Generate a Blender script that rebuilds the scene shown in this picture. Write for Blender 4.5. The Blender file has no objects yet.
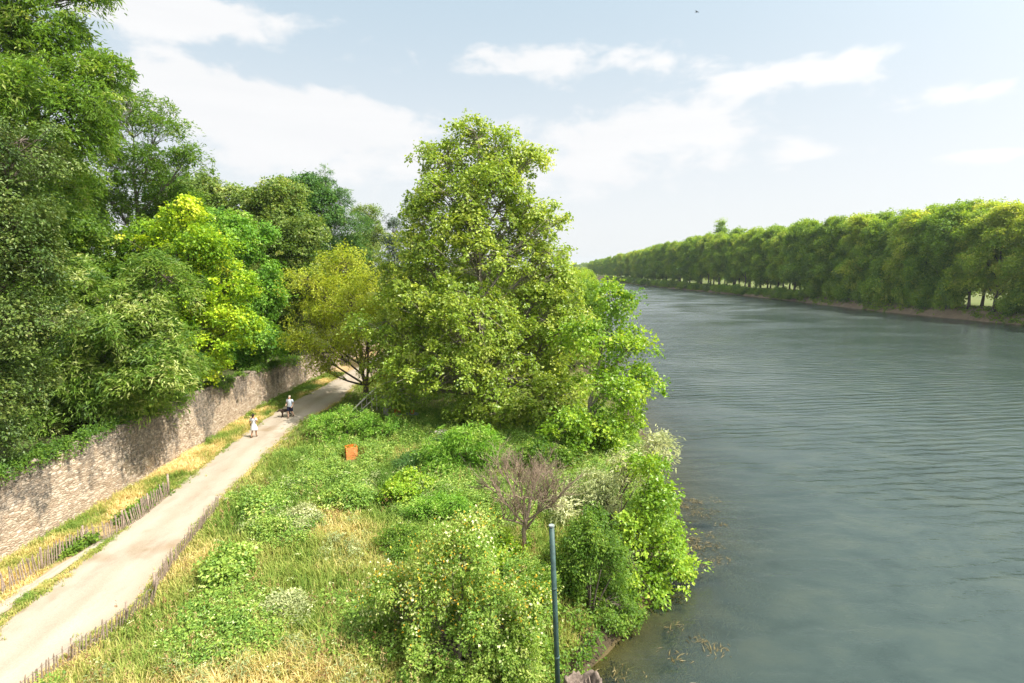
import bpy, math, random
import numpy as np
R = math.radians
rng = np.random.default_rng(7)
random.seed(7)
S = bpy.context.scene
COL = S.collection
up = np.array([0., 0., 1.])

# ------------------------------------------------------------------ camera
F, HY, CZ = 560.0, 267.0, 14.6
PITCH = math.atan((341.5 - HY) / F)
cam = bpy.data.cameras.new('camera'); camo = bpy.data.objects.new('camera', cam); COL.objects.link(camo)
cam.sensor_width = 36; cam.lens = F * 36 / 1024; cam.clip_end = 20000; cam.clip_start = 0.1
camo.location = (0, 0, CZ); camo.rotation_euler = (math.pi / 2 - PITCH, 0, 0)
S.camera = camo
cP, sP = math.cos(PITCH), math.sin(PITCH)

def ground_at(px, py, z=2.0):
    """plan position of something seen on level z"""
    dx = (px - 512) / F; dz = -(py - 341.5) / F
    fy = cP + dz * sP; fz = -sP + dz * cP
    t = (z - CZ) / fz
    return np.array([dx * t, fy * t, z])

def depth_at(px, py, Y):
    """point at distance Y down the river"""
    dx = (px - 512) / F; dz = -(py - 341.5) / F
    fy = cP + dz * sP; fz = -sP + dz * cP
    t = Y / fy
    return np.array([dx * t, Y, CZ + fz * t])

# ------------------------------------------------------------------ noise
class Noise2:
    def __init__(s, seed):
        s.t = np.random.default_rng(seed).random((256, 256))
    def __call__(s, x, y):
        x = np.asarray(x, float); y = np.asarray(y, float)
        xi = np.floor(x).astype(int); yi = np.floor(y).astype(int)
        fx = x - xi; fy = y - yi
        fx = fx * fx * (3 - 2 * fx); fy = fy * fy * (3 - 2 * fy)
        t = s.t
        a = t[xi % 256, yi % 256]; b = t[(xi + 1) % 256, yi % 256]
        c = t[xi % 256, (yi + 1) % 256]; d = t[(xi + 1) % 256, (yi + 1) % 256]
        return (a * (1 - fx) + b * fx) * (1 - fy) + (c * (1 - fx) + d * fx) * fy
    def fbm(s, x, y, o=4):
        v = 0; a = .5; n = 0
        for k in range(o):
            v = v + a * s(x * 2 ** k + 17 * k, y * 2 ** k + 31 * k); n += a; a *= .5
        return v / n
N1, N2, N3 = Noise2(1), Noise2(2), Noise2(3)

# ------------------------------------------------------------------ mesh helpers
def build_mesh(name, verts, faces_flat, face_size, attrs=None, mats=None, mat_idx=None, smooth=False):
    """faces_flat: int array of loops; face_size: array of face sizes"""
    me = bpy.data.meshes.new(name)
    verts = np.asarray(verts, np.float32); fl = np.asarray(faces_flat, np.int32).ravel()
    fs = np.asarray(face_size, np.int32)
    me.vertices.add(len(verts)); me.vertices.foreach_set('co', verts.ravel())
    me.loops.add(len(fl)); me.loops.foreach_set('vertex_index', fl)
    me.polygons.add(len(fs))
    st = np.concatenate([[0], np.cumsum(fs)[:-1]]).astype(np.int32)
    me.polygons.foreach_set('loop_start', st)
    me.polygons.foreach_set('use_smooth', np.full(len(fs), bool(smooth)))
    if mats:
        for m in mats: me.materials.append(m)
    if mat_idx is not None:
        me.polygons.foreach_set('material_index', np.asarray(mat_idx, np.int32))
    me.update(calc_edges=True)
    for k, (dom, v) in (attrs or {}).items():
        a = me.attributes.new(k, 'FLOAT', dom); a.data.foreach_set('value', np.asarray(v, np.float32))
    return me

def link(name, me, parent=None, **props):
    o = bpy.data.objects.new(name, me); COL.objects.link(o)
    if parent is not None: o.parent = parent
    for k, v in props.items(): o[k] = v
    return o

def thing(name, label, cat, loc=(0, 0, 0), group=None, rz=0):
    o = bpy.data.objects.new(name, None); COL.objects.link(o)
    o.location = loc; o.rotation_euler = (0, 0, rz); o.empty_display_size = .3
    o['label'] = label; o['category'] = cat
    if group: o['group'] = group
    return o

def copy_tree(o, parent=None):
    c = o.copy(); COL.objects.link(c); c.parent = parent
    for ch in list(o.children): copy_tree(ch, c)
    return c

class MB:
    """collects shapes into one mesh"""
    def __init__(s): s.v = []; s.f = []; s.n = 0
    def add(s, verts, faces):
        s.v.append(np.asarray(verts, float)); s.f += [[i + s.n for i in f] for f in faces]; s.n += len(verts)
    def box(s, c, size, rz=0, tilt=None):
        x, y, z = [q / 2 for q in size]
        v = np.array([[-x, -y, -z], [x, -y, -z], [x, y, -z], [-x, y, -z], [-x, -y, z], [x, -y, z], [x, y, z], [-x, y, z]])
        if tilt is not None: v = v @ rot(*tilt).T
        ca, sa = math.cos(rz), math.sin(rz)
        v = v @ np.array([[ca, -sa, 0], [sa, ca, 0], [0, 0, 1]]).T + np.array(c)
        s.add(v, [[0, 3, 2, 1], [4, 5, 6, 7], [0, 1, 5, 4], [1, 2, 6, 5], [2, 3, 7, 6], [3, 0, 4, 7]])
    def tube(s, pts, rad, sides=8, cap=True):
        pts = np.asarray(pts, float); n = len(pts)
        rad = np.broadcast_to(np.asarray(rad, float), (n,))
        t = np.gradient(pts, axis=0); t /= np.linalg.norm(t, axis=1)[:, None] + 1e-9
        ref = np.array([0.31, 0.95, 0.02]) if abs(t[:, 2]).mean() > .6 else up
        a = np.cross(t, ref); a /= np.linalg.norm(a, axis=1)[:, None] + 1e-9
        b = np.cross(t, a)
        ang = np.linspace(0, 2 * math.pi, sides, endpoint=False)
        v = pts[:, None] + rad[:, None, None] * (np.cos(ang)[None, :, None] * a[:, None] + np.sin(ang)[None, :, None] * b[:, None])
        f = [[i * sides + j, i * sides + (j + 1) % sides, (i + 1) * sides + (j + 1) % sides, (i + 1) * sides + j]
             for i in range(n - 1) for j in range(sides)]
        if cap:
            f.append(list(range(sides))[::-1]); f.append([(n - 1) * sides + j for j in range(sides)])
        s.add(v.reshape(-1, 3), f)
    def mesh(s, name, mat, smooth=False):
        V = np.concatenate(s.v)
        fs = [len(f) for f in s.f]; fl = [i for f in s.f for i in f]
        return build_mesh(name, V, fl, fs, mats=[mat], smooth=smooth)
    def build(s, name, mat, parent=None, smooth=False, **p):
        return link(name, s.mesh(name, mat, smooth), parent, **p)

def rot(ax, ay, az):
    cx, sx, cy, sy, cz, sz = math.cos(ax), math.sin(ax), math.cos(ay), math.sin(ay), math.cos(az), math.sin(az)
    X = np.array([[1, 0, 0], [0, cx, -sx], [0, sx, cx]]); Y = np.array([[cy, 0, sy], [0, 1, 0], [-sy, 0, cy]])
    Z = np.array([[cz, -sz, 0], [sz, cz, 0], [0, 0, 1]])
    return Z @ Y @ X

# ------------------------------------------------------------------ materials
def new_mat(name):
    m = bpy.data.materials.new(name); m.use_nodes = True
    nt = m.node_tree; nt.nodes.clear()
    out = nt.nodes.new('ShaderNodeOutputMaterial')
    return m, nt, out
def nd(nt, t, **k):
    n = nt.nodes.new(t)
    for a, b in k.items():
        if a in ('operation', 'blend_type', 'data_type', 'attribute_name', 'noise_dimensions', 'feature', 'distance', 'interpolation_type', 'clamp', 'use_clamp', 'sky_type', 'wave_type', 'bands_direction', 'vector_type', 'distribution'):
            setattr(n, a, b)
        else:
            n.inputs[a].default_value = b
    return n
def ramp(nt, stops, interp='LINEAR'):
    r = nt.nodes.new('ShaderNodeValToRGB'); e = r.color_ramp.elements; r.color_ramp.interpolation = interp
    while len(e) < len(stops): e.new(0.5)
    for i, (p, c) in enumerate(stops):
        e[i].position = p; e[i].color = (*c, 1)
    return r

def leaf_mat(name, stops, trans=.45, rough=.5, spec=.35, warm=(1.2, 1.12, .5), gain=(2.45, 2.28, 2.0)):
    m, nt, out = new_mat(name); L = nt.links.new
    at = nd(nt, 'ShaderNodeAttribute', attribute_name='tint')
    r = ramp(nt, [(q_, tuple(min(c_ * k_, .8) for c_, k_ in zip(col_, gain))) for q_, col_ in stops]); L(at.outputs['Fac'], r.inputs['Fac'])
    p = nd(nt, 'ShaderNodeBsdfPrincipled', Roughness=rough); p.inputs['Specular IOR Level'].default_value = spec
    L(r.outputs['Color'], p.inputs['Base Color'])
    mul = nd(nt, 'ShaderNodeMix', data_type='RGBA', blend_type='MULTIPLY'); mul.inputs[0].default_value = 1
    L(r.outputs['Color'], mul.inputs[6]); mul.inputs[7].default_value = (*warm, 1)
    t = nt.nodes.new('ShaderNodeBsdfTranslucent'); L(mul.outputs[2], t.inputs['Color'])
    mx = nd(nt, 'ShaderNodeMixShader', Fac=trans); L(p.outputs[0], mx.inputs[1]); L(t.outputs[0], mx.inputs[2])
    L(mx.outputs[0], out.inputs['Surface'])
    return m

def plain_mat(name, col, rough=.7, var=.25, scale=6.0, spec=.3, bump=.0, metallic=0):
    m, nt, out = new_mat(name); L = nt.links.new
    tc = nt.nodes.new('ShaderNodeTexCoord')
    n = nd(nt, 'ShaderNodeTexNoise', Scale=scale, Detail=6.0, Roughness=.65); L(tc.outputs['Object'], n.inputs['Vector'])
    c = np.array(col)
    r = ramp(nt, [(.3, tuple(c * (1 - var))), (.7, tuple(np.minimum(c * (1 + var), 1)))]); L(n.outputs['Fac'], r.inputs['Fac'])
    p = nd(nt, 'ShaderNodeBsdfPrincipled', Roughness=rough, Metallic=metallic); p.inputs['Specular IOR Level'].default_value = spec
    L(r.outputs['Color'], p.inputs['Base Color'])
    if bump:
        b = nd(nt, 'ShaderNodeBump', Strength=bump, Distance=.02); L(n.outputs['Fac'], b.inputs['Height']); L(b.outputs[0], p.inputs['Normal'])
    L(p.outputs[0], out.inputs['Surface'])
    return m

LM = {
 'plane':  leaf_mat('plane_leaf',  [(0, (.050, .095, .012)), (.45, (.108, .168, .020)), (.75, (.165, .215, .034)), (1, (.27, .31, .11))], spec=.55, rough=.42),
 'maple':  leaf_mat('maple_leaf',  [(0, (.045, .10, .010)), (.5, (.10, .18, .015)), (.8, (.17, .24, .025)), (1, (.24, .29, .06))], spec=.5, rough=.42),
 'locust': leaf_mat('locust_leaf', [(0, (.028, .066, .008)), (.5, (.062, .122, .012)), (.85, (.10, .16, .022)), (1, (.17, .21, .07))]),
 'locust2': leaf_mat('feathery_leaf', [(0, (.024, .058, .008)), (.5, (.062, .118, .016)), (.85, (.115, .165, .035)), (1, (.21, .25, .11))]),
 'olive':  leaf_mat('dull_leaf',   [(0, (.018, .042, .007)), (.5, (.042, .072, .013)), (.85, (.08, .108, .026)), (1, (.12, .14, .055))], trans=.25, spec=.4, rough=.5),
 'lime':   leaf_mat('lime_leaf',   [(0, (.045, .105, .006)), (.4, (.11, .19, .010)), (.75, (.21, .28, .016)), (1, (.28, .31, .04))], trans=.42),
 'bright': leaf_mat('bright_leaf', [(0, (.035, .10, .012)), (.5, (.08, .17, .020)), (.85, (.13, .22, .035)), (1, (.22, .28, .10))]),
 'pale':   leaf_mat('pale_leaf',   [(0, (.035, .070, .014)), (.5, (.080, .128, .028)), (.8, (.14, .18, .055)), (1, (.22, .25, .11))]),
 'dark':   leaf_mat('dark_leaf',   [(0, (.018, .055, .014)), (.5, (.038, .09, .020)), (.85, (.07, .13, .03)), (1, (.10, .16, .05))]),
 'conifer': leaf_mat('conifer_needle', [(0, (.014, .035, .018)), (.6, (.035, .062, .030)), (1, (.08, .10, .05))], trans=.15),
 'gold':   leaf_mat('golden_leaf', [(0, (.055, .095, .006)), (.45, (.115, .160, .010)), (.8, (.17, .21, .016)), (1, (.22, .25, .04))]),
 'silver': leaf_mat('silver_leaf', [(0, (.07, .10, .04)), (.5, (.15, .18, .09)), (.85, (.26, .28, .17)), (1, (.36, .36, .26))], trans=.3),
 'shrub':  leaf_mat('shrub_leaf',  [(0, (.025, .065, .008)), (.5, (.060, .115, .014)), (.85, (.11, .17, .025)), (1, (.16, .20, .05))]),
 'senna':  leaf_mat('senna_leaf',  [(0, (.045, .095, .014)), (.5, (.090, .155, .024)), (.85, (.145, .20, .045)), (1, (.23, .27, .10))], spec=.4),
 'pod':    leaf_mat('seed_pod',    [(0, (.20, .13, .012)), (.5, (.32, .21, .02)), (1, (.42, .31, .06))]),
 'blossom': leaf_mat('pale_blossom', [(0, (.19, .23, .11)), (1, (.33, .35, .22))], trans=.25),
 'river':  leaf_mat('river_leaf',  [(0, (.055, .105, .012)), (.5, (.115, .185, .020)), (.85, (.175, .225, .03)), (1, (.23, .26, .05))], trans=.5),
 'riverdark': leaf_mat('river_dark_leaf', [(0, (.045, .095, .012)), (.5, (.095, .165, .020)), (1, (.155, .205, .03))], trans=.5),
 'grass':  leaf_mat('grass_blade', [(0, (.055, .105, .018)), (.35, (.105, .148, .030)), (.62, (.185, .185, .062)), (.85, (.285, .235, .11)), (1, (.34, .29, .16))], trans=.35, spec=.2, rough=.6, warm=(1.1, 1.05, .6)),
 'herb':   leaf_mat('herb_leaf',   [(0, (.042, .095, .016)), (.5, (.092, .158, .028)), (.85, (.155, .212, .045)), (1, (.24, .27, .11))], trans=.35),
 'seed':   leaf_mat('seed_head', [(0, (.07, .03, .015)), (.5, (.13, .085, .04)), (1, (.20, .17, .09))], trans=.2),
 'weed':   leaf_mat('water_weed_leaf', [(0, (.025, .022, .010)), (.5, (.06, .05, .022)), (.9, (.095, .08, .035)), (1, (.12, .13, .04))], trans=.1),
}
BARK = plain_mat('bark', (.11, .088, .065), .85, .45, 9, bump=.6)
PALEBARK = plain_mat('pale_bark', (.24, .21, .16), .85, .45, 7, bump=.5)
DEADWOOD = plain_mat('dead_wood', (.25, .185, .125), .85, .3, 9, bump=.4)
STUMP = plain_mat('stump_wood', (.15, .115, .09), .9, .5, 9, bump=1.0)

# ------------------------------------------------------------------ foliage
def leaves_mesh(name, pos, nrm, tan, length, width, tint, mat, fold=.25):
    """one folded four-cornered leaf per position"""
    n = len(pos)
    nrm = nrm / (np.linalg.norm(nrm, axis=1)[:, None] + 1e-9)
    tan = tan - nrm * (tan * nrm).sum(1)[:, None]; tan /= np.linalg.norm(tan, axis=1)[:, None] + 1e-9
    b = np.cross(nrm, tan)
    L = length[:, None]; W = width[:, None]
    v = np.empty((n, 4, 3))
    v[:, 0] = pos - tan * L * .5
    v[:, 1] = pos + b * W * .5 + nrm * W * fold - tan * L * .08
    v[:, 2] = pos + tan * L * .5 - nrm * L * .10
    v[:, 3] = pos - b * W * .5 + nrm * W * fold - tan * L * .08
    fl = np.arange(n * 4); fs = np.full(n, 4)
    return build_mesh(name, v.reshape(-1, 3), fl, fs, {'tint': ('FACE', np.clip(tint, 0, 1))}, [mat])

def rand_dir(g, n):
    v = g.normal(size=(n, 3)); return v / np.linalg.norm(v, axis=1)[:, None]

def curve_pts(a, b, sag, g, n=5):
    t = np.linspace(0, 1, n)[:, None]
    mid = (a + b) / 2 + sag + g.normal(size=3) * np.linalg.norm(b - a) * .06
    return (1 - t) ** 2 * a + 2 * t * (1 - t) * mid + t ** 2 * b

STYLES = {  # leaf length, width, clump radius, leaves per clump, clump flatness, droop, clumps per m2, twig
 'broad':   dict(L=.235, W=.19, cr=.85, n=112, flat=.5, droop=.28, dens=.82),
 'feather': dict(L=.31, W=.085, cr=.95, n=165, flat=.38, droop=.55, dens=.85),
 'small':   dict(L=.155, W=.10, cr=.7, n=150, flat=.5, droop=.3, dens=1.1),
 'fine':    dict(L=.20, W=.05, cr=.6, n=120, flat=.6, droop=.2, dens=1.3),
 'needle':  dict(L=.34, W=.06, cr=.9, n=90, flat=.3, droop=.3, dens=1.0),
}

def crown_arrays(lobes, st, g, scale=1.0, bottom_keep=.55, sub=True, loose=0.0, dens=1.0):
    """lobes: (centre(3), radii(3)); returns clump centres, lobe index, outward, clump size"""
    L_ = []
    for k, (c, r) in enumerate(lobes):
        if not sub: L_.append((c, r, k)); continue
        L_.append((c - up * r * .1, r * .66, k))
        m = int(g.integers(6, 10))
        d = rand_dir(g, m); d[:, 2] = d[:, 2] * .8 + .12
        for j in range(m):
            f = g.uniform(.30, .50); L_.append((c + d[j] * r * (1.02 - f * g.uniform(.75, 1.1)), r * f * np.array([1.1, 1.1, .85]), k))
    C = np.array([q[0] for q in L_]); Q = np.array([q[1] for q in L_])
    cs, li, ou, sz = [], [], [], []
    for i, (c, r, k) in enumerate(L_):
        area = 4 * math.pi * ((r[0] * r[1] + r[0] * r[2] + r[1] * r[2]) / 3)
        n = max(3, int(area * st['dens'] * dens / (scale * scale)))
        d = rand_dir(g, n)
        d = d[(d[:, 2] > -.35) | (g.random(n) < bottom_keep)]; n = len(d)
        t = g.random(n)
        rr = np.where(t < .62, g.uniform(.78, 1.05, n), np.where(t < .80, g.uniform(.3, .8, n), g.uniform(1.05, 1.32 + loose, n)))
        z_ = np.where(t < .80 - loose * .3, g.uniform(.55, 1.2, n), g.uniform(.25, .55, n))
        p = c + d * rr[:, None] * r
        qn = np.linalg.norm((p[:, None] - C[None]) / Q[None], axis=2); qn[:, i] = 9
        ok = (qn.min(1) > .66) | (g.random(n) < .08)
        cs.append(p[ok]); li.append(np.full(ok.sum(), k)); ou.append(d[ok]); sz.append(z_[ok])
    return np.concatenate(cs), np.concatenate(li), np.concatenate(ou), np.concatenate(sz)

def foliage(name, cc, out, st, mat, g, scale=1.0, fill=1.0, tint0=.45, tvar=.16, size=None):
    m = len(cc)
    if size is None: size = g.uniform(.6, 1.25, m)
    cnt = np.maximum(5, (st['n'] * fill * np.minimum(size, 1.2) ** 1.5).astype(int))
    idx = np.repeat(np.arange(m), cnt); N = len(idx)
    # a clump is a handful of sprays, each a shallow tilted dome
    ax = out * .55 + up * .6 + rand_dir(g, m) * .55; ax /= np.linalg.norm(ax, axis=1)[:, None]
    A = np.cross(ax, rand_dir(g, m)); A /= np.linalg.norm(A, axis=1)[:, None]; B = np.cross(ax, A)
    csz = st['cr'] * scale * size
    rr = np.sqrt(g.random(N)) * 1.05; th = g.random(N) * 2 * math.pi
    lump = 1 + .35 * np.sin(th * 3 + idx * 1.7) + .2 * np.sin(th * 5 + idx * 2.3)
    rr = rr * lump
    h = -st['droop'] * rr ** 2 + g.normal(size=N) * st['flat'] * .55
    loc = (np.cos(th) * rr)[:, None] * A[idx] + (np.sin(th) * rr)[:, None] * B[idx] + h[:, None] * ax[idx]
    pos = cc[idx] + loc * csz[idx][:, None]
    nr = ax[idx] * .75 + up * .25 + rand_dir(g, N) * .62
    tg = loc + rand_dir(g, N) * .55 - up * .35
    ln = st['L'] * scale * g.uniform(.65, 1.3, N); wd = ln * st['W'] / st['L'] * g.uniform(.8, 1.2, N)
    tc = g.normal(tint0, tvar, m)
    tint = tc[idx] + g.normal(0, .12, N) + (g.random(N) < .035) * .35
    return leaves_mesh(name, pos, nr, tg, ln, wd, tint, mat)

def make_tree(name, label, cat, base, lobes, style, mat, seed, height=None, trunk_r=.3, bark=BARK, scale=1.0, fill=1.0,
              group=None, tint0=.45, twigs=True, bottom_keep=.55, lean=(0, 0), stems=1, tvar=.16, trunk_top=.72, extra=None, maxlimb=14, sub=True, loose=0.0, dens=1.0):
    g = np.random.default_rng(seed)
    base = np.asarray(base, float); st = STYLES[style]
    root = thing(name, label, cat, base, group)
    lobes = [(np.asarray(c, float) - base, np.asarray(r, float)) for c, r in lobes]
    zt = max(c[2] + r[2] for c, r in lobes)
    w = np.array([r.prod() for c, r in lobes]); cen = (np.array([c for c, r in lobes]) * w[:, None]).sum(0) / w.sum()
    cc, li, ou, sz = crown_arrays(lobes, st, g, scale, bottom_keep, sub, loose, dens)
    # trunk
    tops = max([c for c, r in lobes], key=lambda c: c[2])
    n = 8; t = np.linspace(0, 1, n)
    end = np.array([tops[0] * .6 + cen[0] * .4, tops[1] * .6 + cen[1] * .4, zt * trunk_top])
    tp = np.stack([end[0] * t ** 1.4, end[1] * t ** 1.4, end[2] * t], 1)
    tp[1:-1, :2] += g.normal(size=(n - 2, 2)) * trunk_r * .5
    tp[0, 2] = -.4
    tr = trunk_r * (1 - t * .78); tr[0] *= 1.35
    mb = MB(); mb.tube(tp, tr, 9)
    for s_ in range(stems - 1):
        a = g.random() * 6.28; e = end * g.uniform(.55, .85) + np.array([math.cos(a), math.sin(a), 0]) * zt * .18
        q = np.stack([e[0] * t ** 1.2 + .25 * math.cos(a), e[1] * t ** 1.2 + .25 * math.sin(a), e[2] * t - .3], 1)
        mb.tube(q, tr * .7, 7)
    trunk = mb.build('trunk', bark, root, smooth=True)
    order = np.argsort([-r.prod() for c, r in lobes])
    rest = MB()
    for rank, k in enumerate(order):
        c, r = lobes[k]
        hz = np.linalg.norm(c[:2] - cen[:2])
        zs = np.clip(c[2] - hz * .75 - r[2] * .5, zt * .1, end[2] * .97)
        f = zs / max(end[2], .1) * (n - 1); i0 = int(min(f, n - 2)); a0 = tp[i0] * (1 - (f - i0)) + tp[i0 + 1] * (f - i0)
        mbk = MB() if rank < maxlimb else rest
        lp = curve_pts(a0, c + up * r[2] * .2, up * (-.06) * hz, g, 6)
        r0 = trunk_r * (1 - zs / end[2] * .75) * .62
        mbk.tube(lp, np.linspace(r0, max(r0 * .25, .02), 6), 6)
        if twigs:
            mine = cc[li == k]
            for q in mine[: 60]:
                s0 = lp[g.integers(2, 6)]
                mbk.tube(curve_pts(s0, q, up * .05, g, 3), np.array([.035, .022, .008]) * max(trunk_r / .3, .5) * scale, 3, cap=False)
        if rank < maxlimb: mbk.build('limb', bark, trunk, smooth=True)
    if rest.n: rest.build('limb', bark, trunk, smooth=True)
    link('crown', foliage('crown', cc, ou, st, mat, g, scale, fill, tint0, tvar, sz), root)
    if extra:
        for (pn, pm, frac, k, L, W, zmin) in extra:
            sel = cc[(g.random(len(cc)) < frac) & (cc[:, 2] > zmin)]
            N = len(sel) * k; idx = np.repeat(np.arange(len(sel)), k)
            pos = sel[idx] + g.normal(size=(N, 3)) * np.array([.22, .22, .25]) + up * .12
            link(pn, leaves_mesh(pn, pos, rand_dir(g, N) + up * .4, rand_dir(g, N) - up * .5, g.uniform(.7, 1.3, N) * L, g.uniform(.7, 1.3, N) * W, g.random(N), LM[pm], .4), root, kind='stuff')
    return root

def plob(Y, items):
    """crown lobes sketched at their true distance: (px, py, rx, ry[, nearer/farther])"""
    o = []
    for it in items:
        px, py, rx, ry = it[:4]; dy = it[4] if len(it) > 4 else 0
        p = depth_at(px, py, Y + dy)
        d = (p[1] * cP - (p[2] - CZ) * sP)
        k = d / F
        o.append((p, (rx * k, (rx + ry) * .5 * k, ry * k)))
    return o

# ------------------------------------------------------------------ terrain profile (all features run along the river, +Y)
def ip(y, tab):
    ys, xs = zip(*tab); return np.interp(y, ys, xs)
WALL = [(-40, -21.6), (22, -22.0), (31, -22.05), (39, -22.3), (48, -22.9), (59, -22.7), (64, -22.4), (100, -21.5), (1400, 60)]
PL = [(-40, -17), (15.6, -17.5), (18.4, -18.2), (23.3, -18.65), (29.8, -19.35), (41, -20.5), (50, -20.95), (62, -20.0), (100, -18.5), (1400, 63)]
PR = [(-40, -14.6), (15.6, -14.45), (19.3, -14.0), (22, -14.5), (28, -15.55), (36, -16.4), (44, -17.0), (52, -16.1), (59, -16.6), (100, -14.5), (1400, 66)]
XL = [(-60, -6), (0, -1), (14, 1.0), (18, 2.3), (21, 4.6), (28, 8.6), (36, 10.2), (46, 11.5), (60, 12.5), (100, 15), (250, 30), (500, 54), (700, 72), (1000, 98), (1250, 128), (1380, 160), (1450, 235)]
XR = [(-60, 150), (100, 137), (141, 129), (183, 122), (275, 120), (345, 113), (436, 104), (640, 101), (830, 108), (950, 122), (1200, 175), (1450, 240)]
wall_x = lambda y: ip(y, WALL); pl_x = lambda y: ip(y, PL); pr_x = lambda y: ip(y, PR); xl = lambda y: ip(y, XL); xr = lambda y: ip(y, XR)
def ground_z(x, y):
    """height of the land where things stand"""
    x = np.asarray(x, float); y = np.asarray(y, float)
    w = wall_x(y); d = w - .6 - x
    hill = 4.3 + np.clip(d, 0, 40) * .26
    a = xl(y)
    left = np.where(a - x > 4.2, 2.0, np.clip(2.0 * (a - x) / 4.2, -4, 2.0))
    b = xr(y)
    right = np.clip((x - b) * .62, -4, 3.2)
    land = np.where(x < w, hill, np.where(x < (a + b) / 2, left, right))
    return land

# ground sheet
def mat_ground(name, stops, scale, bump=.3, rough=.95):
    m, nt, out = new_mat(name); L = nt.links.new
    tc = nt.nodes.new('ShaderNodeTexCoord')
    n = nd(nt, 'ShaderNodeTexNoise', Scale=scale, Detail=8.0, Roughness=.7); L(tc.outputs['Object'], n.inputs['Vector'])
    n2 = nd(nt, 'ShaderNodeTexNoise', Scale=scale * 14, Detail=5.0, Roughness=.7); L(tc.outputs['Object'], n2.inputs['Vector'])
    mx = nd(nt, 'ShaderNodeMix', data_type='FLOAT'); mx.inputs[0].default_value = .4
    L(n.outputs['Fac'], mx.inputs[2]); L(n2.outputs['Fac'], mx.inputs[3])
    r = ramp(nt, stops); L(mx.outputs[0], r.inputs['Fac'])
    p = nd(nt, 'ShaderNodeBsdfPrincipled', Roughness=rough); p.inputs['Specular IOR Level'].default_value = .15
    L(r.outputs['Color'], p.inputs['Base Color'])
    b = nd(nt, 'ShaderNodeBump', Strength=bump, Distance=.08); L(n2.outputs['Fac'], b.inputs['Height']); L(b.outputs[0], p.inputs['Normal'])
    L(p.outputs[0], out.inputs['Surface'])
    return m
G_HILL = mat_ground('woodland_floor', [(.3, (.03, .035, .014)), (.5, (.05, .06, .02)), (.7, (.08, .075, .035))], .5)
G_VERGE = mat_ground('verge_soil', [(.3, (.16, .12, .055)), (.5, (.30, .215, .10)), (.62, (.36, .26, .13)), (.75, (.15, .15, .045))], .45)
G_MEADOW = mat_ground('meadow_soil', [(.3, (.05, .075, .016)), (.5, (.10, .11, .03)), (.7, (.19, .15, .065))], .35)
G_BANK = mat_ground('bank_soil', [(.3, (.03, .025, .014)), (.5, (.055, .042, .024)), (.7, (.09, .07, .04))], .8, .6)
G_BED = mat_ground('river_bed', [(.3, (.035, .028, .012)), (.5, (.085, .065, .028)), (.7, (.14, .11, .05))], .9, .6)
G_RBANK = mat_ground('earth_bank', [(.3, (.13, .085, .05)), (.5, (.25, .175, .11)), (.7, (.33, .25, .165))], .35, .8)
G_FIELD = mat_ground('dry_field', [(.3, (.07, .10, .025)), (.5, (.11, .13, .04)), (.7, (.15, .145, .06))], .06)

ys = np.unique(np.concatenate([np.arange(-60, 10, 5), np.arange(10, 70, .6), np.arange(70, 160, 3), np.arange(160, 500, 12), np.arange(500, 1480, 35), [1600, 2000, 3000, 5000, 9000]]))
rows = []
for y in ys:
    w, l, r_, a, b = wall_x(y), pl_x(y), pr_x(y), xl(y), xr(y)
    yy = min(y, 1450)
    xs = [(-6000, 14.7), (-300, 14.7), (w - 46, 14.7), (w - 30, 10.5), (w - 18, 8.9), (w - 10, 6.9), (w - 5, 5.6), (w - .35, 4.3), (w - .3, 2.0)]   # 0-7 hill, 8 wall foot
    xs += [(l - (l - w) * .5, 2.02), (l, 2.0), ((l + r_) / 2, 2.0), (r_, 2.0)]                                                              # 9-12
    for k in range(1, 9): xs.append((r_ + (a - 4.2 - r_) * k / 8, 2.0))                                                                       # 13-20
    xs += [(a - 2.8, 1.35), (a - 1.4, .7), (a, .0), (a + 1.2, -.35), (a + 3, -.8), (a + 6, -1.7), (a + 12, -3.2), ((a + b) / 2, -4.5)]        # 21-28
    xs += [(b - 10, -3), (b - 3, -.9), (b, 0), (b + 1.5, 1.0), (b + 3, 2.1), (b + 5.2, 3.2), (b + 25, 3.3), (b + 120, 3.3), (b + 900, 3.3), (9000, 3.3)]  # 29-38
    x = np.array([q[0] for q in xs], float); z = np.array([q[1] for q in xs], float)
    if y > 1470: z[:] = 3.3; z[:8] = np.maximum(3.3, 14.7 - (y - 1470) * .02)
    yv = np.full(len(x), y)
    nz = (N1.fbm(x * .35 + 50, yv * .35 + 50, 4) - .5)
    amp = np.zeros(len(x)); amp[1:7] = .7; amp[13:21] = .25; amp[21:28] = .35; amp[31:34] = .7; amp[34:37] = .5
    z = z + nz * amp
    rows.append(np.stack([x, yv, z], 1))
V = np.array(rows); nr_, nc = V.shape[:2]
ii, jj = np.meshgrid(np.arange(nr_ - 1), np.arange(nc - 1), indexing='ij')
q = np.stack([ii * nc + jj, ii * nc + jj + 1, (ii + 1) * nc + jj + 1, (ii + 1) * nc + jj], -1).reshape(-1, 4)
cidx = jj.ravel()
mi = np.zeros(len(cidx), int)
mi[(cidx >= 8) & (cidx < 12)] = 1; mi[(cidx >= 12) & (cidx < 20)] = 2; mi[(cidx >= 20) & (cidx < 23)] = 3
mi[(cidx >= 23) & (cidx < 30)] = 4; mi[(cidx >= 30) & (cidx < 34)] = 5; mi[cidx >= 34] = 6
link('ground', build_mesh('ground', V.reshape(-1, 3), q, np.full(len(q), 4), mats=[G_HILL, G_VERGE, G_MEADOW, G_BANK, G_BED, G_RBANK, G_FIELD], mat_idx=mi, smooth=True), kind='structure')

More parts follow.
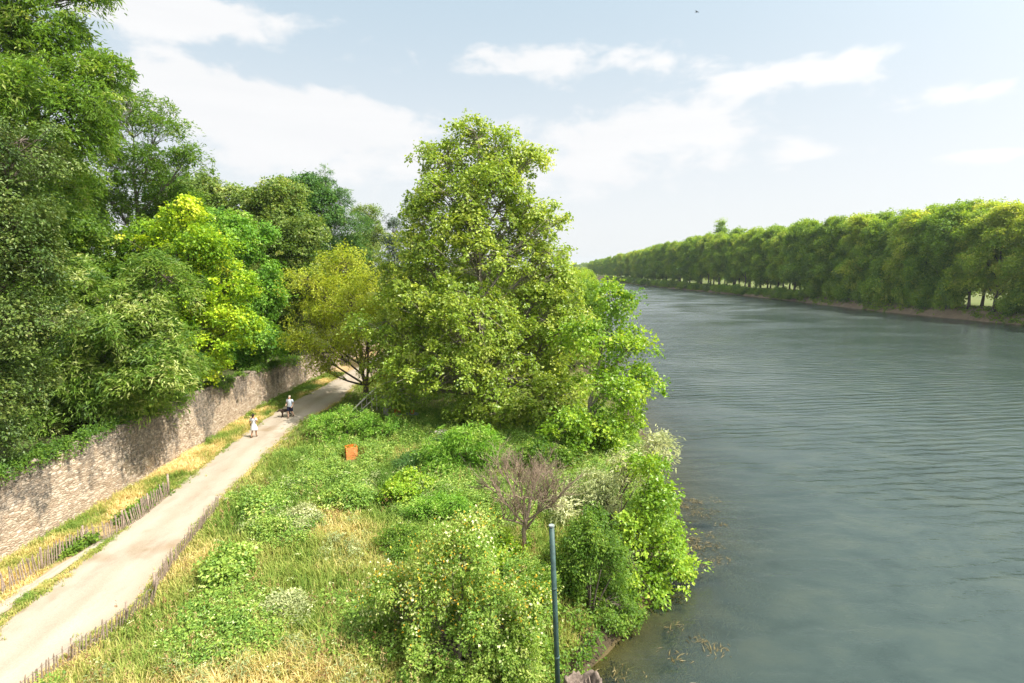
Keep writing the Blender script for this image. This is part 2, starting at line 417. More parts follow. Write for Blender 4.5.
# gravel path, ragged edges
def mat_path():
    m, nt, out = new_mat('pale_gravel'); L = nt.links.new
    tc = nt.nodes.new('ShaderNodeTexCoord')
    mp = nd(nt, 'ShaderNodeMapping'); mp.inputs['Scale'].default_value = (1, .35, 1); L(tc.outputs['Object'], mp.inputs['Vector'])
    n = nd(nt, 'ShaderNodeTexNoise', Scale=.8, Detail=7.0, Roughness=.65); L(mp.outputs[0], n.inputs['Vector'])
    n2 = nd(nt, 'ShaderNodeTexNoise', Scale=22.0, Detail=6.0, Roughness=.75); L(tc.outputs['Object'], n2.inputs['Vector'])
    n3 = nd(nt, 'ShaderNodeTexNoise', Scale=.33, Detail=3.0, Roughness=.6); L(tc.outputs['Object'], n3.inputs['Vector'])
    r = ramp(nt, [(.28, (.275, .222, .165)), (.45, (.345, .294, .230)), (.7, (.385, .334, .268))]); L(n.outputs['Fac'], r.inputs['Fac'])
    r2 = ramp(nt, [(.3, (.58, .56, .54)), (.58, (1, 1, 1))]); L(n2.outputs['Fac'], r2.inputs['Fac'])
    mu = nd(nt, 'ShaderNodeMix', data_type='RGBA', blend_type='MULTIPLY'); mu.inputs[0].default_value = .6
    L(r.outputs[0], mu.inputs[6]); L(r2.outputs[0], mu.inputs[7])
    r3 = ramp(nt, [(.60, (1, 1, 1)), (.74, (.78, .70, .60))]); L(n3.outputs['Fac'], r3.inputs['Fac'])
    mu2 = nd(nt, 'ShaderNodeMix', data_type='RGBA', blend_type='MULTIPLY'); mu2.inputs[0].default_value = 1
    L(mu.outputs[2], mu2.inputs[6]); L(r3.outputs[0], mu2.inputs[7])
    ac = nd(nt, 'ShaderNodeAttribute', attribute_name='across')
    wob = nd(nt, 'ShaderNodeMath', operation='MULTIPLY_ADD'); L(n.outputs['Fac'], wob.inputs[0]); wob.inputs[1].default_value = .22; L(ac.outputs['Fac'], wob.inputs[2])
    ar = ramp(nt, [(.07, (.60, .53, .40)), (.17, (.92, .90, .86)), (.33, (1.0, 1.0, 1.0)), (.43, (1, 1, 1)), (.60, (.88, .86, .82)), (.75, (1, 1, 1)), (.88, (1, 1, 1)), (.99, (.92, .88, .82))]); L(wob.outputs[0], ar.inputs['Fac'])
    mu3 = nd(nt, 'ShaderNodeMix', data_type='RGBA', blend_type='MULTIPLY'); mu3.inputs[0].default_value = 1; L(mu2.outputs[2], mu3.inputs[6]); L(ar.outputs[0], mu3.inputs[7])
    p = nd(nt, 'ShaderNodeBsdfPrincipled', Roughness=.95); p.inputs['Specular IOR Level'].default_value = .1
    L(mu3.outputs[2], p.inputs['Base Color'])
    b = nd(nt, 'ShaderNodeBump', Strength=.35, Distance=.03); L(n2.outputs['Fac'], b.inputs['Height']); L(b.outputs[0], p.inputs['Normal'])
    L(p.outputs[0], out.inputs['Surface'])
    return m
PATHM = mat_path()
def strip(name, yy, fl, fr, z, jag, seed, cols=14):
    nn = Noise2(seed); rows = []
    for y in yy:
        a = fl(y) + (nn.fbm(y * 1.3, 3.3) - .5) * jag; b = fr(y) + (nn.fbm(y * 1.3, 9.1) - .5) * jag
        for k in range(cols + 1):
            x = a + (b - a) * k / cols
            rows.append((x, y, z + (.03 * math.sin(math.pi * k / cols))))
    n = len(yy); c = cols + 1; across = np.tile(np.linspace(0, 1, c), n)
    ii, jj = np.meshgrid(np.arange(n - 1), np.arange(cols), indexing='ij')
    q = np.stack([ii * c + jj, ii * c + jj + 1, (ii + 1) * c + jj + 1, (ii + 1) * c + jj], -1).reshape(-1, 4)
    return build_mesh(name, np.array(rows), q, np.full(len(q), 4), {'across': ('POINT', across)}, [PATHM], smooth=True)
yp = np.concatenate([np.arange(-30, 10, 2), np.arange(10, 70, .18), np.arange(70, 140, 2)])
link('path', strip('path', yp, pl_x, pr_x, 2.03, .55, 11), kind='structure')
SL = [(5, -19.9), (15, -19.55), (20, -19.45), (23, -19.25), (24.8, -19.0), (26.5, -18.95)]
SR = [(5, -18.4), (15, -18.35), (18.4, -18.65), (20, -18.72), (22, -18.75), (24.5, -18.7), (26.5, -18.6)]
link('side_path', strip('side_path', np.arange(5, 26.6, .18), lambda y: ip(y, SL), lambda y: ip(y, SR), 2.035, .35, 12, 3), kind='structure')

# ragged grass creeping in over the path edges, loose litter
gq = np.random.default_rng(77)
n = 2600; yq = gq.uniform(10, 60, n); sgn = gq.random(n) < .5
xq = np.where(sgn, pl_x(yq), pr_x(yq)) + np.where(sgn, 1, -1) * np.abs(gq.normal(size=n)) * .22 * (N2.fbm(yq * .8, sgn * 5.0, 3) * 2 - .3)
edge_tufts = (xq, yq)

# ------------------------------------------------------------------ river
def mat_water():
    m, nt, out = new_mat('river_water'); L = nt.links.new
    geo = nt.nodes.new('ShaderNodeNewGeometry')
    def noise(scale, sx, sy, det, rz=0.0, rough=.6):
        mp = nd(nt, 'ShaderNodeMapping'); mp.inputs['Scale'].default_value = (sx, sy, 1); mp.inputs['Rotation'].default_value = (0, 0, rz)
        L(geo.outputs['Position'], mp.inputs['Vector'])
        n = nd(nt, 'ShaderNodeTexNoise', Scale=scale, Detail=det, Roughness=rough, Distortion=.4); L(mp.outputs[0], n.inputs['Vector']); return n
    a = noise(.75, .38, 1.0, 6.0, R(14))
    b = noise(2.6, .6, 1.0, 4.0, R(-8))
    c = noise(.09, .5, 1.0, 3.0)              # where the breeze touches the surface
    cr = nd(nt, 'ShaderNodeMapRange'); cr.inputs[1].default_value = .36; cr.inputs[2].default_value = .64; cr.inputs[3].default_value = .45; cr.inputs[4].default_value = 1.0
    L(c.outputs['Fac'], cr.inputs[0])
    bm1 = nd(nt, 'ShaderNodeBump', Distance=.16); L(a.outputs['Fac'], bm1.inputs['Height']); L(cr.outputs[0], bm1.inputs['Strength'])
    st = nd(nt, 'ShaderNodeMath', operation='MULTIPLY'); L(cr.outputs[0], st.inputs[0]); st.inputs[1].default_value = .55
    mpw = nd(nt, 'ShaderNodeMapping'); mpw.inputs['Rotation'].default_value = (0, 0, R(-13)); mpw.inputs['Scale'].default_value = (.55, 1, 1); L(geo.outputs['Position'], mpw.inputs['Vector'])
    wv = nd(nt, 'ShaderNodeTexWave', bands_direction='Y', Scale=.26, Distortion=9.0, Detail=5.0); wv.inputs['Detail Scale'].default_value = .9; wv.inputs['Detail Roughness'].default_value = .62; L(mpw.outputs[0], wv.inputs['Vector'])
    cw = nd(nt, 'ShaderNodeMapRange'); cw.inputs[1].default_value = .40; cw.inputs[2].default_value = .62; cw.inputs[3].default_value = .12; cw.inputs[4].default_value = 1.0; L(c.outputs['Fac'], cw.inputs[0])
    bmw = nd(nt, 'ShaderNodeBump', Distance=.055); L(wv.outputs['Fac'], bmw.inputs['Height']); L(cw.outputs[0], bmw.inputs['Strength']); L(bm1.outputs[0], bmw.inputs['Normal'])
    bm2 = nd(nt, 'ShaderNodeBump', Distance=.06); L(b.outputs['Fac'], bm2.inputs['Height']); L(st.outputs[0], bm2.inputs['Strength']); L(bmw.outputs[0], bm2.inputs['Normal'])
    fr = nd(nt, 'ShaderNodeFresnel', IOR=1.33); L(bm2.outputs[0], fr.inputs['Normal'])
    gl = nd(nt, 'ShaderNodeBsdfGlossy', Roughness=.03); L(bm2.outputs[0], gl.inputs['Normal'])
    py = nt.nodes.new('ShaderNodeSeparateXYZ'); L(geo.outputs['Position'], py.inputs[0])
    rr = nd(nt, 'ShaderNodeMapRange'); rr.inputs[1].default_value = 35; rr.inputs[2].default_value = 190; rr.inputs[3].default_value = .02; rr.inputs[4].default_value = .27; L(py.outputs['Y'], rr.inputs[0])   # the open reach is finely ruffled by wind
    rw = nd(nt, 'ShaderNodeMath', operation='MULTIPLY'); L(rr.outputs[0], rw.inputs[0]); L(cr.outputs[0], rw.inputs[1]); L(rw.outputs[0], gl.inputs['Roughness'])
    op = nd(nt, 'ShaderNodeAttribute', attribute_name='murk')
    n4 = noise(.4, .7, 1.0, 7.0, R(30), .65)
    mr = ramp(nt, [(.36, (.034, .052, .047)), (.5, (.043, .063, .056)), (.66, (.055, .074, .061))]); L(n4.outputs['Fac'], mr.inputs['Fac'])
    df = nt.nodes.new('ShaderNodeBsdfDiffuse'); L(mr.outputs[0], df.inputs['Color'])
    tr = nt.nodes.new('ShaderNodeBsdfTransparent'); tr.inputs[0].default_value = (.72, .78, .60, 1)
    mx = nt.nodes.new('ShaderNodeMixShader'); L(op.outputs['Fac'], mx.inputs[0]); L(tr.outputs[0], mx.inputs[1]); L(df.outputs[0], mx.inputs[2])
    m2 = nt.nodes.new('ShaderNodeMixShader'); L(fr.outputs[0], m2.inputs[0]); L(mx.outputs[0], m2.inputs[1]); L(gl.outputs[0], m2.inputs[2])
    L(m2.outputs[0], out.inputs['Surface'])
    return m
yw = np.unique(np.concatenate([np.arange(-60, 10, 5), np.arange(10, 60, 1), np.arange(60, 200, 5), np.arange(200, 1480, 20)]))
rows = []; murk = []
for y in yw:
    a, b = xl(y), xr(y)
    for off in (-1.5, 0, .6, 1.2, 2, 3, 4, 5, 6.5, 8, 10, 13): 
        dep = np.interp(off, [0, 1.2, 3, 6, 12, 50], [0, .35, .8, 1.7, 3.2, 4.5]); rows.append((a + off, y, 0)); murk.append(1 - math.exp(-.8 * dep))
    for f in (.25, .5, .75): rows.append((a + 13 + (b - 6 - a - 13) * f, y, 0)); murk.append(1)
    rows.append((b - 5, y, 0)); murk.append(.9); rows.append((b + 1.2, y, 0)); murk.append(.3)
c = 17; n = len(yw)
ii, jj = np.meshgrid(np.arange(n - 1), np.arange(c - 1), indexing='ij')
q = np.stack([ii * c + jj, ii * c + jj + 1, (ii + 1) * c + jj + 1, (ii + 1) * c + jj], -1).reshape(-1, 4)
link('water', build_mesh('water', np.array(rows), q, np.full(len(q), 4), {'murk': ('POINT', murk)}, [mat_water()], smooth=True), kind='structure')

# ------------------------------------------------------------------ stone retaining wall
def mat_wall():
    m, nt, out = new_mat('rubble_masonry'); L = nt.links.new
    tc = nt.nodes.new('ShaderNodeTexCoord')
    wp = nd(nt, 'ShaderNodeTexNoise', Scale=1.6, Detail=3.0); L(tc.outputs['Object'], wp.inputs['Vector'])
    va = nd(nt, 'ShaderNodeVectorMath', operation='MULTIPLY_ADD'); va.inputs[1].default_value = (.12, .12, .12); L(wp.outputs['Color'], va.inputs[0]); L(tc.outputs['Object'], va.inputs[2])
    mp = nd(nt, 'ShaderNodeMapping'); mp.inputs['Scale'].default_value = (1, 3.8, 10.5); L(va.outputs[0], mp.inputs['Vector'])
    v = nd(nt, 'ShaderNodeTexVoronoi', Scale=1.0); L(mp.outputs[0], v.inputs['Vector'])
    ve = nd(nt, 'ShaderNodeTexVoronoi', feature='DISTANCE_TO_EDGE', Scale=1.0); L(mp.outputs[0], ve.inputs['Vector'])
    hs = nt.nodes.new('ShaderNodeSeparateColor'); L(v.outputs['Color'], hs.inputs[0])
    cr = ramp(nt, [(0, (.30, .22, .15)), (.35, (.42, .325, .235)), (.7, (.48, .385, .285)), (1, (.55, .46, .36))]); L(hs.outputs[0], cr.inputs['Fac'])
    er = ramp(nt, [(.0, (.80, .77, .73)), (.12, (1, 1, 1))]); L(ve.outputs['Distance'], er.inputs['Fac'])
    mu = nd(nt, 'ShaderNodeMix', data_type='RGBA', blend_type='MULTIPLY'); mu.inputs[0].default_value = 1
    L(cr.outputs[0], mu.inputs[6]); L(er.outputs[0], mu.inputs[7])
    # lichen and soot stains, running down from the top
    mp2 = nd(nt, 'ShaderNodeMapping'); mp2.inputs['Scale'].default_value = (.3, .42, .22); L(tc.outputs['Object'], mp2.inputs['Vector'])
    s1 = nd(nt, 'ShaderNodeTexNoise', Scale=1.0, Detail=6.0, Roughness=.72); L(mp2.outputs[0], s1.inputs['Vector'])
    sz = nt.nodes.new('ShaderNodeSeparateXYZ'); L(tc.outputs['Object'], sz.inputs[0])
    zr = nd(nt, 'ShaderNodeMapRange'); zr.inputs[1].default_value = 2.0; zr.inputs[2].default_value = 5.6; zr.inputs[3].default_value = -.13; zr.inputs[4].default_value = .10
    L(sz.outputs['Z'], zr.inputs[0])
    ad = nd(nt, 'ShaderNodeMath', operation='ADD'); L(s1.outputs['Fac'], ad.inputs[0]); L(zr.outputs[0], ad.inputs[1])
    sr = ramp(nt, [(.435, (0, 0, 0)), (.52, (1, 1, 1))]); L(ad.outputs[0], sr.inputs['Fac'])
    s2 = nd(nt, 'ShaderNodeTexNoise', Scale=5.0, Detail=7.0, Roughness=.75); L(tc.outputs['Object'], s2.inputs['Vector'])
    s2r = ramp(nt, [(.35, (.25, .25, .25)), (.6, (.95, .95, .95))]); L(s2.outputs['Fac'], s2r.inputs['Fac'])
    sm = nd(nt, 'ShaderNodeMix', data_type='RGBA', blend_type='MULTIPLY'); sm.inputs[0].default_value = 1; L(sr.outputs[0], sm.inputs[6]); L(s2r.outputs[0], sm.inputs[7])
    st = nd(nt, 'ShaderNodeMix', data_type='RGBA'); L(sm.outputs[2], st.inputs[0]); L(mu.outputs[2], st.inputs[6]); st.inputs[7].default_value = (.085, .078, .068, 1)
    p = nd(nt, 'ShaderNodeBsdfPrincipled', Roughness=.95); p.inputs['Specular IOR Level'].default_value = .1
    L(st.outputs[2], p.inputs['Base Color'])
    hm = nd(nt, 'ShaderNodeMapRange'); hm.inputs[1].default_value = 0; hm.inputs[2].default_value = .16; L(ve.outputs['Distance'], hm.inputs[0])
    ha = nd(nt, 'ShaderNodeMath', operation='MULTIPLY_ADD'); L(s2.outputs['Fac'], ha.inputs[0]); ha.inputs[1].default_value = .8; L(hm.outputs[0], ha.inputs[2])
    b = nd(nt, 'ShaderNodeBump', Strength=.8, Distance=.05); L(ha.outputs[0], b.inputs['Height']); L(b.outputs[0], p.inputs['Normal'])
    L(p.outputs[0], out.inputs['Surface'])
    return m
WALLM = mat_wall()
root = thing('stone_wall', 'long rubble stone retaining wall with dark lichen stains beside the gravel path', 'wall', (0, 0, 0))
wy = np.arange(-20, 110, .22); nz = 22
wtop = np.interp(wy, [-20, 22, 31, 39, 50, 59, 70, 110], [5.65, 5.68, 5.7, 5.8, 5.3, 4.85, 4.7, 4.5]) + (N2.fbm(wy * .5, wy * 0, 4) - .5) * .5
wv = []
for y, tz in zip(wy, wtop):
    x0 = wall_x(y)
    prof = [(x0 - .62, 2.0)] + [(x0 - .62, tz)] + [(x0 - .1 - .16 * (k / nz), tz - (tz - 1.9) * (1 - k / nz)) for k in range(nz, -1, -1)]
    for k, (x, z) in enumerate(prof):
        dd = (N3.fbm(np.array(y * 1.1), np.array(z * 1.6), 4) - .5) * .22 if k > 1 else 0
        wv.append((float(x + .1 + dd), y, z))
c = nz + 3; n = len(wy)
ii, jj = np.meshgrid(np.arange(n - 1), np.arange(c - 1), indexing='ij')
q = np.stack([ii * c + jj, (ii + 1) * c + jj, (ii + 1) * c + jj + 1, ii * c + jj + 1], -1).reshape(-1, 4)
link('masonry', build_mesh('masonry', np.array(wv), q, np.full(len(q), 4), mats=[WALLM], smooth=True), root)
# coping stones, partly lost
mb = MB(); y = -20.0
while y < 109:
    ln = random.uniform(.4, .9)
    if random.random() < .16:
        tz = float(np.interp(y, wy, wtop)); x0 = float(wall_x(y))
        mb.box((x0 - .40 + random.uniform(-.04, .04), y + ln / 2, tz + .045), (.62 + random.uniform(-.05, .08), ln * .94, .12 + random.uniform(-.03, .04)), R(random.uniform(-4, 4)), (R(random.uniform(-4, 4)), R(random.uniform(-4, 4)), 0))
    y += ln
mb.build('coping', WALLM, root)

# ------------------------------------------------------------------ grass and herbs
def blades(name, pos, h, w, lean, tint, mat, g):
    n = len(pos); a = g.random(n) * 6.283
    d = np.stack([np.cos(a), np.sin(a), 0 * a], 1); side = np.stack([-np.sin(a), np.cos(a), 0 * a], 1)
    v = np.empty((n, 5, 3)); H = h[:, None]; W = w[:, None]; Ln = lean[:, None]
    v[:, 0] = pos - side * W / 2; v[:, 1] = pos + side * W / 2
    v[:, 2] = pos + side * W * .42 + up * H * .6 + d * H * Ln * .3; v[:, 3] = pos - side * W * .42 + up * H * .6 + d * H * Ln * .3
    v[:, 4] = pos + up * H * (1 - .3 * Ln) + d * H * Ln
    base = np.arange(n)[:, None] * 5
    fl = np.concatenate([base + np.array([[0, 1, 2, 3]]), base + np.array([[3, 2, 4]])], 1).ravel()
    fs = np.tile([4, 3], n)
    return build_mesh(name, v.reshape(-1, 3), fl, fs, {'tint': ('FACE', np.repeat(np.clip(tint, 0, 1), 2))}, [mat])

CRX, CRY = ground_at(351, 464)[:2]
g = np.random.default_rng(21)
def scatter(n, y0, y1, fl, fr, g, pw=1.0):
    y = y0 + (y1 - y0) * g.random(n) ** pw
    a = fl(y); b = fr(y); x = a + (b - a) * g.random(n)
    return x, y
# meadow grass: tufts
nt_ = 15500
x, y = scatter(nt_, 12, 48, lambda y: pr_x(y) - .15, lambda y: xl(y) - .8, g, 1.25)
dry = N1.fbm(x * .22 + 9, y * .22, 4); dry = (dry - .5) * 1.9 + .47 - (y - 20) * .024
pl_dist = x - pr_x(y)
dry += np.clip(.7 - pl_dist * .35, 0, .7) * .35 + np.clip(21 - y, 0, 6) * .03
keep = ~((y > 39.5) & (x < -8)) & ~((np.hypot(x - CRX, (y - CRY) * .7) < .68)); x, y, dry = x[keep], y[keep], dry[keep]
k = 15; N = len(x) * k; idx = np.repeat(np.arange(len(x)), k)
px_ = x[idx] + g.normal(size=N) * .13; py_ = y[idx] + g.normal(size=N) * .13
pz_ = ground_z(px_, py_)
hh = (.30 + .5 * N2.fbm(x * .4, y * .4, 3))[idx] * g.uniform(.5, 1.35, N) * np.clip(.35 + (px_ - pr_x(py_)) * .5, .35, 1)
tint = np.clip(dry[idx] + g.normal(0, .14, N), 0, 1)
link('meadow_grass', blades('meadow_grass', np.stack([px_, py_, pz_ - .03], 1), hh, g.uniform(.018, .04, N), g.uniform(.1, .8, N), tint, LM['grass'], g), kind='stuff')
# broad-leaved herbs in patches
n = 9500
x, y = scatter(n, 13, 47, lambda y: pr_x(y) + .5, lambda y: xl(y) - 1.2, g, 1.0)
pt = N3.fbm(x * .28, y * .28, 3) + (y - 24) * .010 + np.clip((x + 6) * .008, -.1, .12)
keep = (pt > .475) & ~((y > 37) & (x < -8.5)) & ~(np.hypot(x - CRX, (y - CRY) * .7) < .95); x, y, pt = x[keep], y[keep], pt[keep]
cc = np.stack([x, y, ground_z(x, y) + .22 + 1.5 * np.clip(pt - .48, 0, .35) + g.random(len(x)) * .15], 1)
st = dict(L=.115, W=.065, cr=.36, n=75, flat=.8, droop=.35, dens=1)
link('meadow_herbs', foliage('meadow_herbs', cc, np.tile(up, (len(cc), 1)), st, LM['herb'], g, 1, 1, .45, .2), kind='stuff')
# dry seed heads and dock stalks
n = 900
x, y = scatter(n, 13, 40, lambda y: pr_x(y) + .4, lambda y: xl(y) - 2.5, g, 1.2)
keep = N2.fbm(x * .5 + 20, y * .5, 3) > .47; x, y = x[keep], y[keep]; n = len(x)
k = 16; N = n * k; idx = np.repeat(np.arange(n), k); top = g.uniform(.6, 1.25, n)
pos = np.stack([x[idx] + g.normal(size=N) * .04, y[idx] + g.normal(size=N) * .04, 2.0 + top[idx] * g.uniform(.45, 1.0, N)], 1)
link('meadow_seedheads', leaves_mesh('meadow_seedheads', pos, rand_dir(g, N), up + rand_dir(g, N) * .5, g.uniform(.05, .13, N), g.uniform(.02, .04, N), g.normal(.5, .2, n)[idx] + g.normal(0, .1, N), LM['seed']), kind='stuff')
# grey mugwort clumps
n = 420
x, y = scatter(n, 14, 34, lambda y: pr_x(y) + 2, lambda y: xl(y) - 3.5, g)
keep = N1.fbm(x * .4 + 40, y * .4 + 3, 3) > .56; x, y = x[keep], y[keep]
cc = np.stack([x, y, 2.35 + g.random(len(x)) * .45], 1)
link('mugwort', foliage('mugwort', cc, np.tile(up, (len(cc), 1)), dict(L=.13, W=.035, cr=.32, n=70, flat=.9, droop=.3, dens=1), LM['silver'], g, 1, 1, .3, .12), kind='stuff')
# short grass under the trees and along the bend
n = 5200
x, y = scatter(n, 39, 64, lambda y: pr_x(y) + .05, lambda y: xl(y) - 1, g)
k = 12; N = n * k; idx = np.repeat(np.arange(n), k); px_ = x[idx] + g.normal(size=N) * .14; py_ = y[idx] + g.normal(size=N) * .14
link('lawn_grass', blades('lawn_grass', np.stack([px_, py_, ground_z(px_, py_) - .03], 1), g.uniform(.1, .4, N), g.uniform(.02, .045, N), g.uniform(.2, .9, N), .16 + (N1.fbm(x * .3, y * .3, 3) - .5)[idx] * .6 + g.normal(0, .1, N), LM['grass'], g), kind='stuff')
# growth creeping over the wall top
n = 1150
y = g.uniform(8, 100, n); pat = N3.fbm(y * .35, y * 0 + 2, 3); keep = pat > .36; y, pat = y[keep], pat[keep]; n = len(y)
x = wall_x(y) - .35 + g.normal(size=n) * .25; z = np.interp(y, [-20, 22, 31, 39, 50, 59, 70, 110], [5.65, 5.68, 5.7, 5.8, 5.3, 4.85, 4.7, 4.5]) + .12 + g.random(n) * .4 * (pat - .2) - np.where(x > wall_x(y) - .2, g.random(n) * .8 * np.clip(pat - .4, 0, 1) * 3, 0)
cc = np.stack([x, y, z], 1)
link('wall_top_growth', foliage('wall_top_growth', cc, np.tile(np.array([.7, 0, .7]), (n, 1)), dict(L=.12, W=.075, cr=.34, n=60, flat=.8, droop=.4, dens=1), LM['shrub'], g, 1, 1, .25, .18), kind='stuff')
# rank growth on the river bank
n = 420
y = g.uniform(13, 34, n); x = xl(y) - g.uniform(.1, 4.0, n)
cc = np.stack([x, y, ground_z(x, y) + .2 + g.random(n) * .35], 1)
link('bank_herbs', foliage('bank_herbs', cc, np.tile(up, (n, 1)), dict(L=.15, W=.08, cr=.4, n=60, flat=.8, droop=.4, dens=1), LM['shrub'], g, 1, 1, .45, .2), kind='stuff')
# white umbels
n = 150
x, y = scatter(n, 15, 36, lambda y: pr_x(y) + 1.5, lambda y: xl(y) - 3, g)
cc = np.stack([x, y, ground_z(x, y) + g.uniform(.7, 1.1, n)], 1); idx = np.repeat(np.arange(n), 9)
pos = cc[idx] + g.normal(size=(len(idx), 3)) * np.array([.07, .07, .02])
link('meadow_flowers', leaves_mesh('meadow_flowers', pos, up + rand_dir(g, len(idx)) * .4, rand_dir(g, len(idx)), g.uniform(.03, .065, len(idx)), g.uniform(.03, .06, len(idx)), g.random(len(idx)), LM['blossom']), kind='stuff')
# verge along the wall
n = 5200
x, y = scatter(n, 10, 66, lambda y: wall_x(y) + .12, lambda y: pl_x(y) + .05 - np.where(y < 26.5, (26.5 - np.maximum(y, 10)) * 0 + .9, 0), g, 1.2)
dry = (N1.fbm(x * .5 + 70, y * .35, 3) - .5) * 2.6 + .74
green = (y > 46) * .25; dry -= green
k = 13; N = len(x) * k; idx = np.repeat(np.arange(len(x)), k)
px_ = x[idx] + g.normal(size=N) * .1; py_ = y[idx] + g.normal(size=N) * .1
ok = px_ > wall_x(py_) + .03; px_, py_, idx = px_[ok], py_[ok], idx[ok]; N = len(px_)
hh = (.10 + .34 * N2.fbm(x * .6 + 5, y * .6, 3) * np.where(x < -20.2, 1.2, .5))[idx] * g.uniform(.5, 1.3, N)
link('verge_grass', blades('verge_grass', np.stack([px_, py_, np.full(N, 1.99)], 1), hh, g.uniform(.015, .035, N), g.uniform(.2, 1.0, N), dry[idx] + g.normal(0, .13, N), LM['grass'], g), kind='stuff')
xq, yq = edge_tufts; k = 9; N = len(xq) * k; idx = np.repeat(np.arange(len(xq)), k)
link('edge_grass', blades('edge_grass', np.stack([xq[idx] + g.normal(size=N) * .05, yq[idx] + g.normal(size=N) * .06, np.full(N, 2.02)], 1), g.uniform(.05, .2, N), g.uniform(.012, .03, N), g.uniform(.3, 1.1, N), .5 + (N1(yq * .7, xq * .3)[idx] - .5) * .8 + g.normal(0, .12, N), LM['grass'], g), kind='stuff')
# grass strip between the two tracks
n = 900
y = g.uniform(8, 24.6, n); c0 = (ip(y, SR) + pl_x(y)) / 2 + .05; x = c0 + g.normal(size=n) * .16
k = 16; N = n * k; idx = np.repeat(np.arange(n), k)
px_ = x[idx] + g.normal(size=N) * .07; py_ = y[idx] + g.normal(size=N) * .1
pat = N2.fbm(y * .9, y * 0 + 4, 3)
hh = np.clip((pat - .25) * .55, .03, .25)[idx] * g.uniform(.5, 1.3, N)
link('strip_grass', blades('strip_grass', np.stack([px_, py_, np.full(N, 2.02)], 1), hh, g.uniform(.015, .035, N), g.uniform(.3, 1.1, N), .34 + (N1(y * 1.7, y * 0)[idx] - .5) * .7 + g.normal(0, .12, N), LM['grass'], g), kind='stuff')
# low growth behind the left paling and at the wall foot
n = 520
y = np.concatenate([g.uniform(14, 30, 400), g.uniform(44, 62, 120)]); x = np.where(y < 40, ip(y, [(14, -20.0), (20, -19.95), (23, -19.75), (25, -19.2), (30, -19.5)]) + g.normal(size=n) * .16, wall_x(y) + .5 + np.abs(g.normal(size=n)) * .35)
pat = N3.fbm(y * .55, x * 0 + 8, 3); keep = pat > .42; x, y, pat = x[keep], y[keep], pat[keep]
cc = np.stack([x, y, 2.1 + g.random(len(x)) * .4], 1)
st = dict(L=.13, W=.08, cr=.24, n=40, flat=.8, droop=.3, dens=1)
link('verge_weeds', foliage('verge_weeds', cc, np.tile(up, (len(cc), 1)), st, LM['shrub'], g, 1, 1, .5, .15), kind='stuff')
# weed mats in the shallows
n = 3200
y = g.uniform(13, 34, n); off = np.abs(g.normal(size=n)) * 1.7 + .2; x = xl(y) + off
pat = N1.fbm(x * .55 + 3, y * .45 + 7, 3); keep = pat > .53; x, y, off = x[keep], y[keep], off[keep]
k = 26; N = len(x) * k; idx = np.repeat(np.arange(len(x)), k)
pos = np.stack([x[idx] + g.normal(size=N) * .28, y[idx] + g.normal(size=N) * .22, np.where(g.random(len(x)) < .04, .012, -.13)[idx] + g.normal(size=N) * .03 * (g.random(N) > .3)], 1)
link('water_weed', leaves_mesh('water_weed', pos, up + rand_dir(g, N) * .12, np.array([.5, 1, 0]) + rand_dir(g, N) * .9, g.uniform(.15, .6, N), g.uniform(.02, .05, N), g.random(N) * .8, LM['weed'], .0), kind='stuff')

# ------------------------------------------------------------------ trees of the near bank
J = plob(45, [(476, 136, 28, 20), (442, 160, 32, 22), (505, 165, 42, 26, 1), (536, 156, 22, 12), (455, 198, 46, 30, -1), (505, 207, 42, 32, 1), (418, 206, 18, 14),
              (422, 245, 34, 30, 0), (478, 255, 52, 40, -2), (522, 252, 34, 32, 2), (420, 305, 46, 42, -1), (478, 318, 58, 52, -3), (536, 312, 48, 46, 0),
              (566, 352, 42, 40, -1), (448, 368, 58, 38, -3), (512, 385, 54, 38, -3.5), (402, 362, 36, 36, 0), (556, 402, 44, 28, -3), (480, 300, 80, 70, 4), (500, 415, 50, 22, -3), (530, 212, 26, 24), (546, 256, 26, 26, 1), (562, 302, 32, 30), (400, 272, 26, 26), (386, 328, 30, 34, -1), (470, 230, 30, 26, -2), (500, 180, 34, 24, -1), (508, 144, 22, 16, 0), (434, 190, 22, 20), (436, 220, 32, 24, -1), (548, 222, 24, 20), (410, 252, 26, 26, -1), (550, 280, 28, 26), (575, 318, 28, 26), (396, 392, 28, 20, -2), (455, 330, 30, 30, -4)])
make_tree('plane_tree', 'tallest yellow green tree standing alone between the gravel path and the river', 'tree', (-2.6, 45, 1.95), J, 'broad', LM['plane'], 101, trunk_r=.38, bark=PALEBARK, trunk_top=.9, loose=.55, dens=.72, fill=.85, tint0=.52)
K = plob(38, [(612, 300, 24, 22), (598, 338, 32, 28, -1), (632, 345, 24, 22), (641, 378, 19, 20), (608, 388, 38, 34, -1), (588, 428, 34, 24, -2), (624, 418, 24, 20), (570, 430, 30, 24, -3)])
make_tree('maple_tree', 'bright green tree leaning over the water at the right edge of the tallest tree', 'tree', (4.8, 37, 1.9), K, 'broad', LM['maple'], 102, trunk_r=.22, bark=PALEBARK, loose=.45, dens=.8, fill=.9)
I = plob(52, [(345, 264, 32, 22), (310, 285, 28, 24), (350, 300, 45, 30, -2), (308, 322, 26, 24), (370, 340, 34, 32, -2), (330, 352, 34, 20, -1), (386, 290, 26, 36), (345, 320, 40, 40, 3), (300, 345, 20, 16, -1), (322, 370, 22, 9, -1), (385, 372, 24, 20, -2), (395, 335, 20, 30)])
make_tree('golden_tree', 'golden green fine leaved tree with dark trunk leaning over the far bend of the path', 'tree', (-14.0, 52.3, 2), I, 'small', LM['gold'], 103, trunk_r=.22, scale=1.15, stems=3, tvar=.16, tint0=.72, fill=.5, loose=.4, dens=.85)
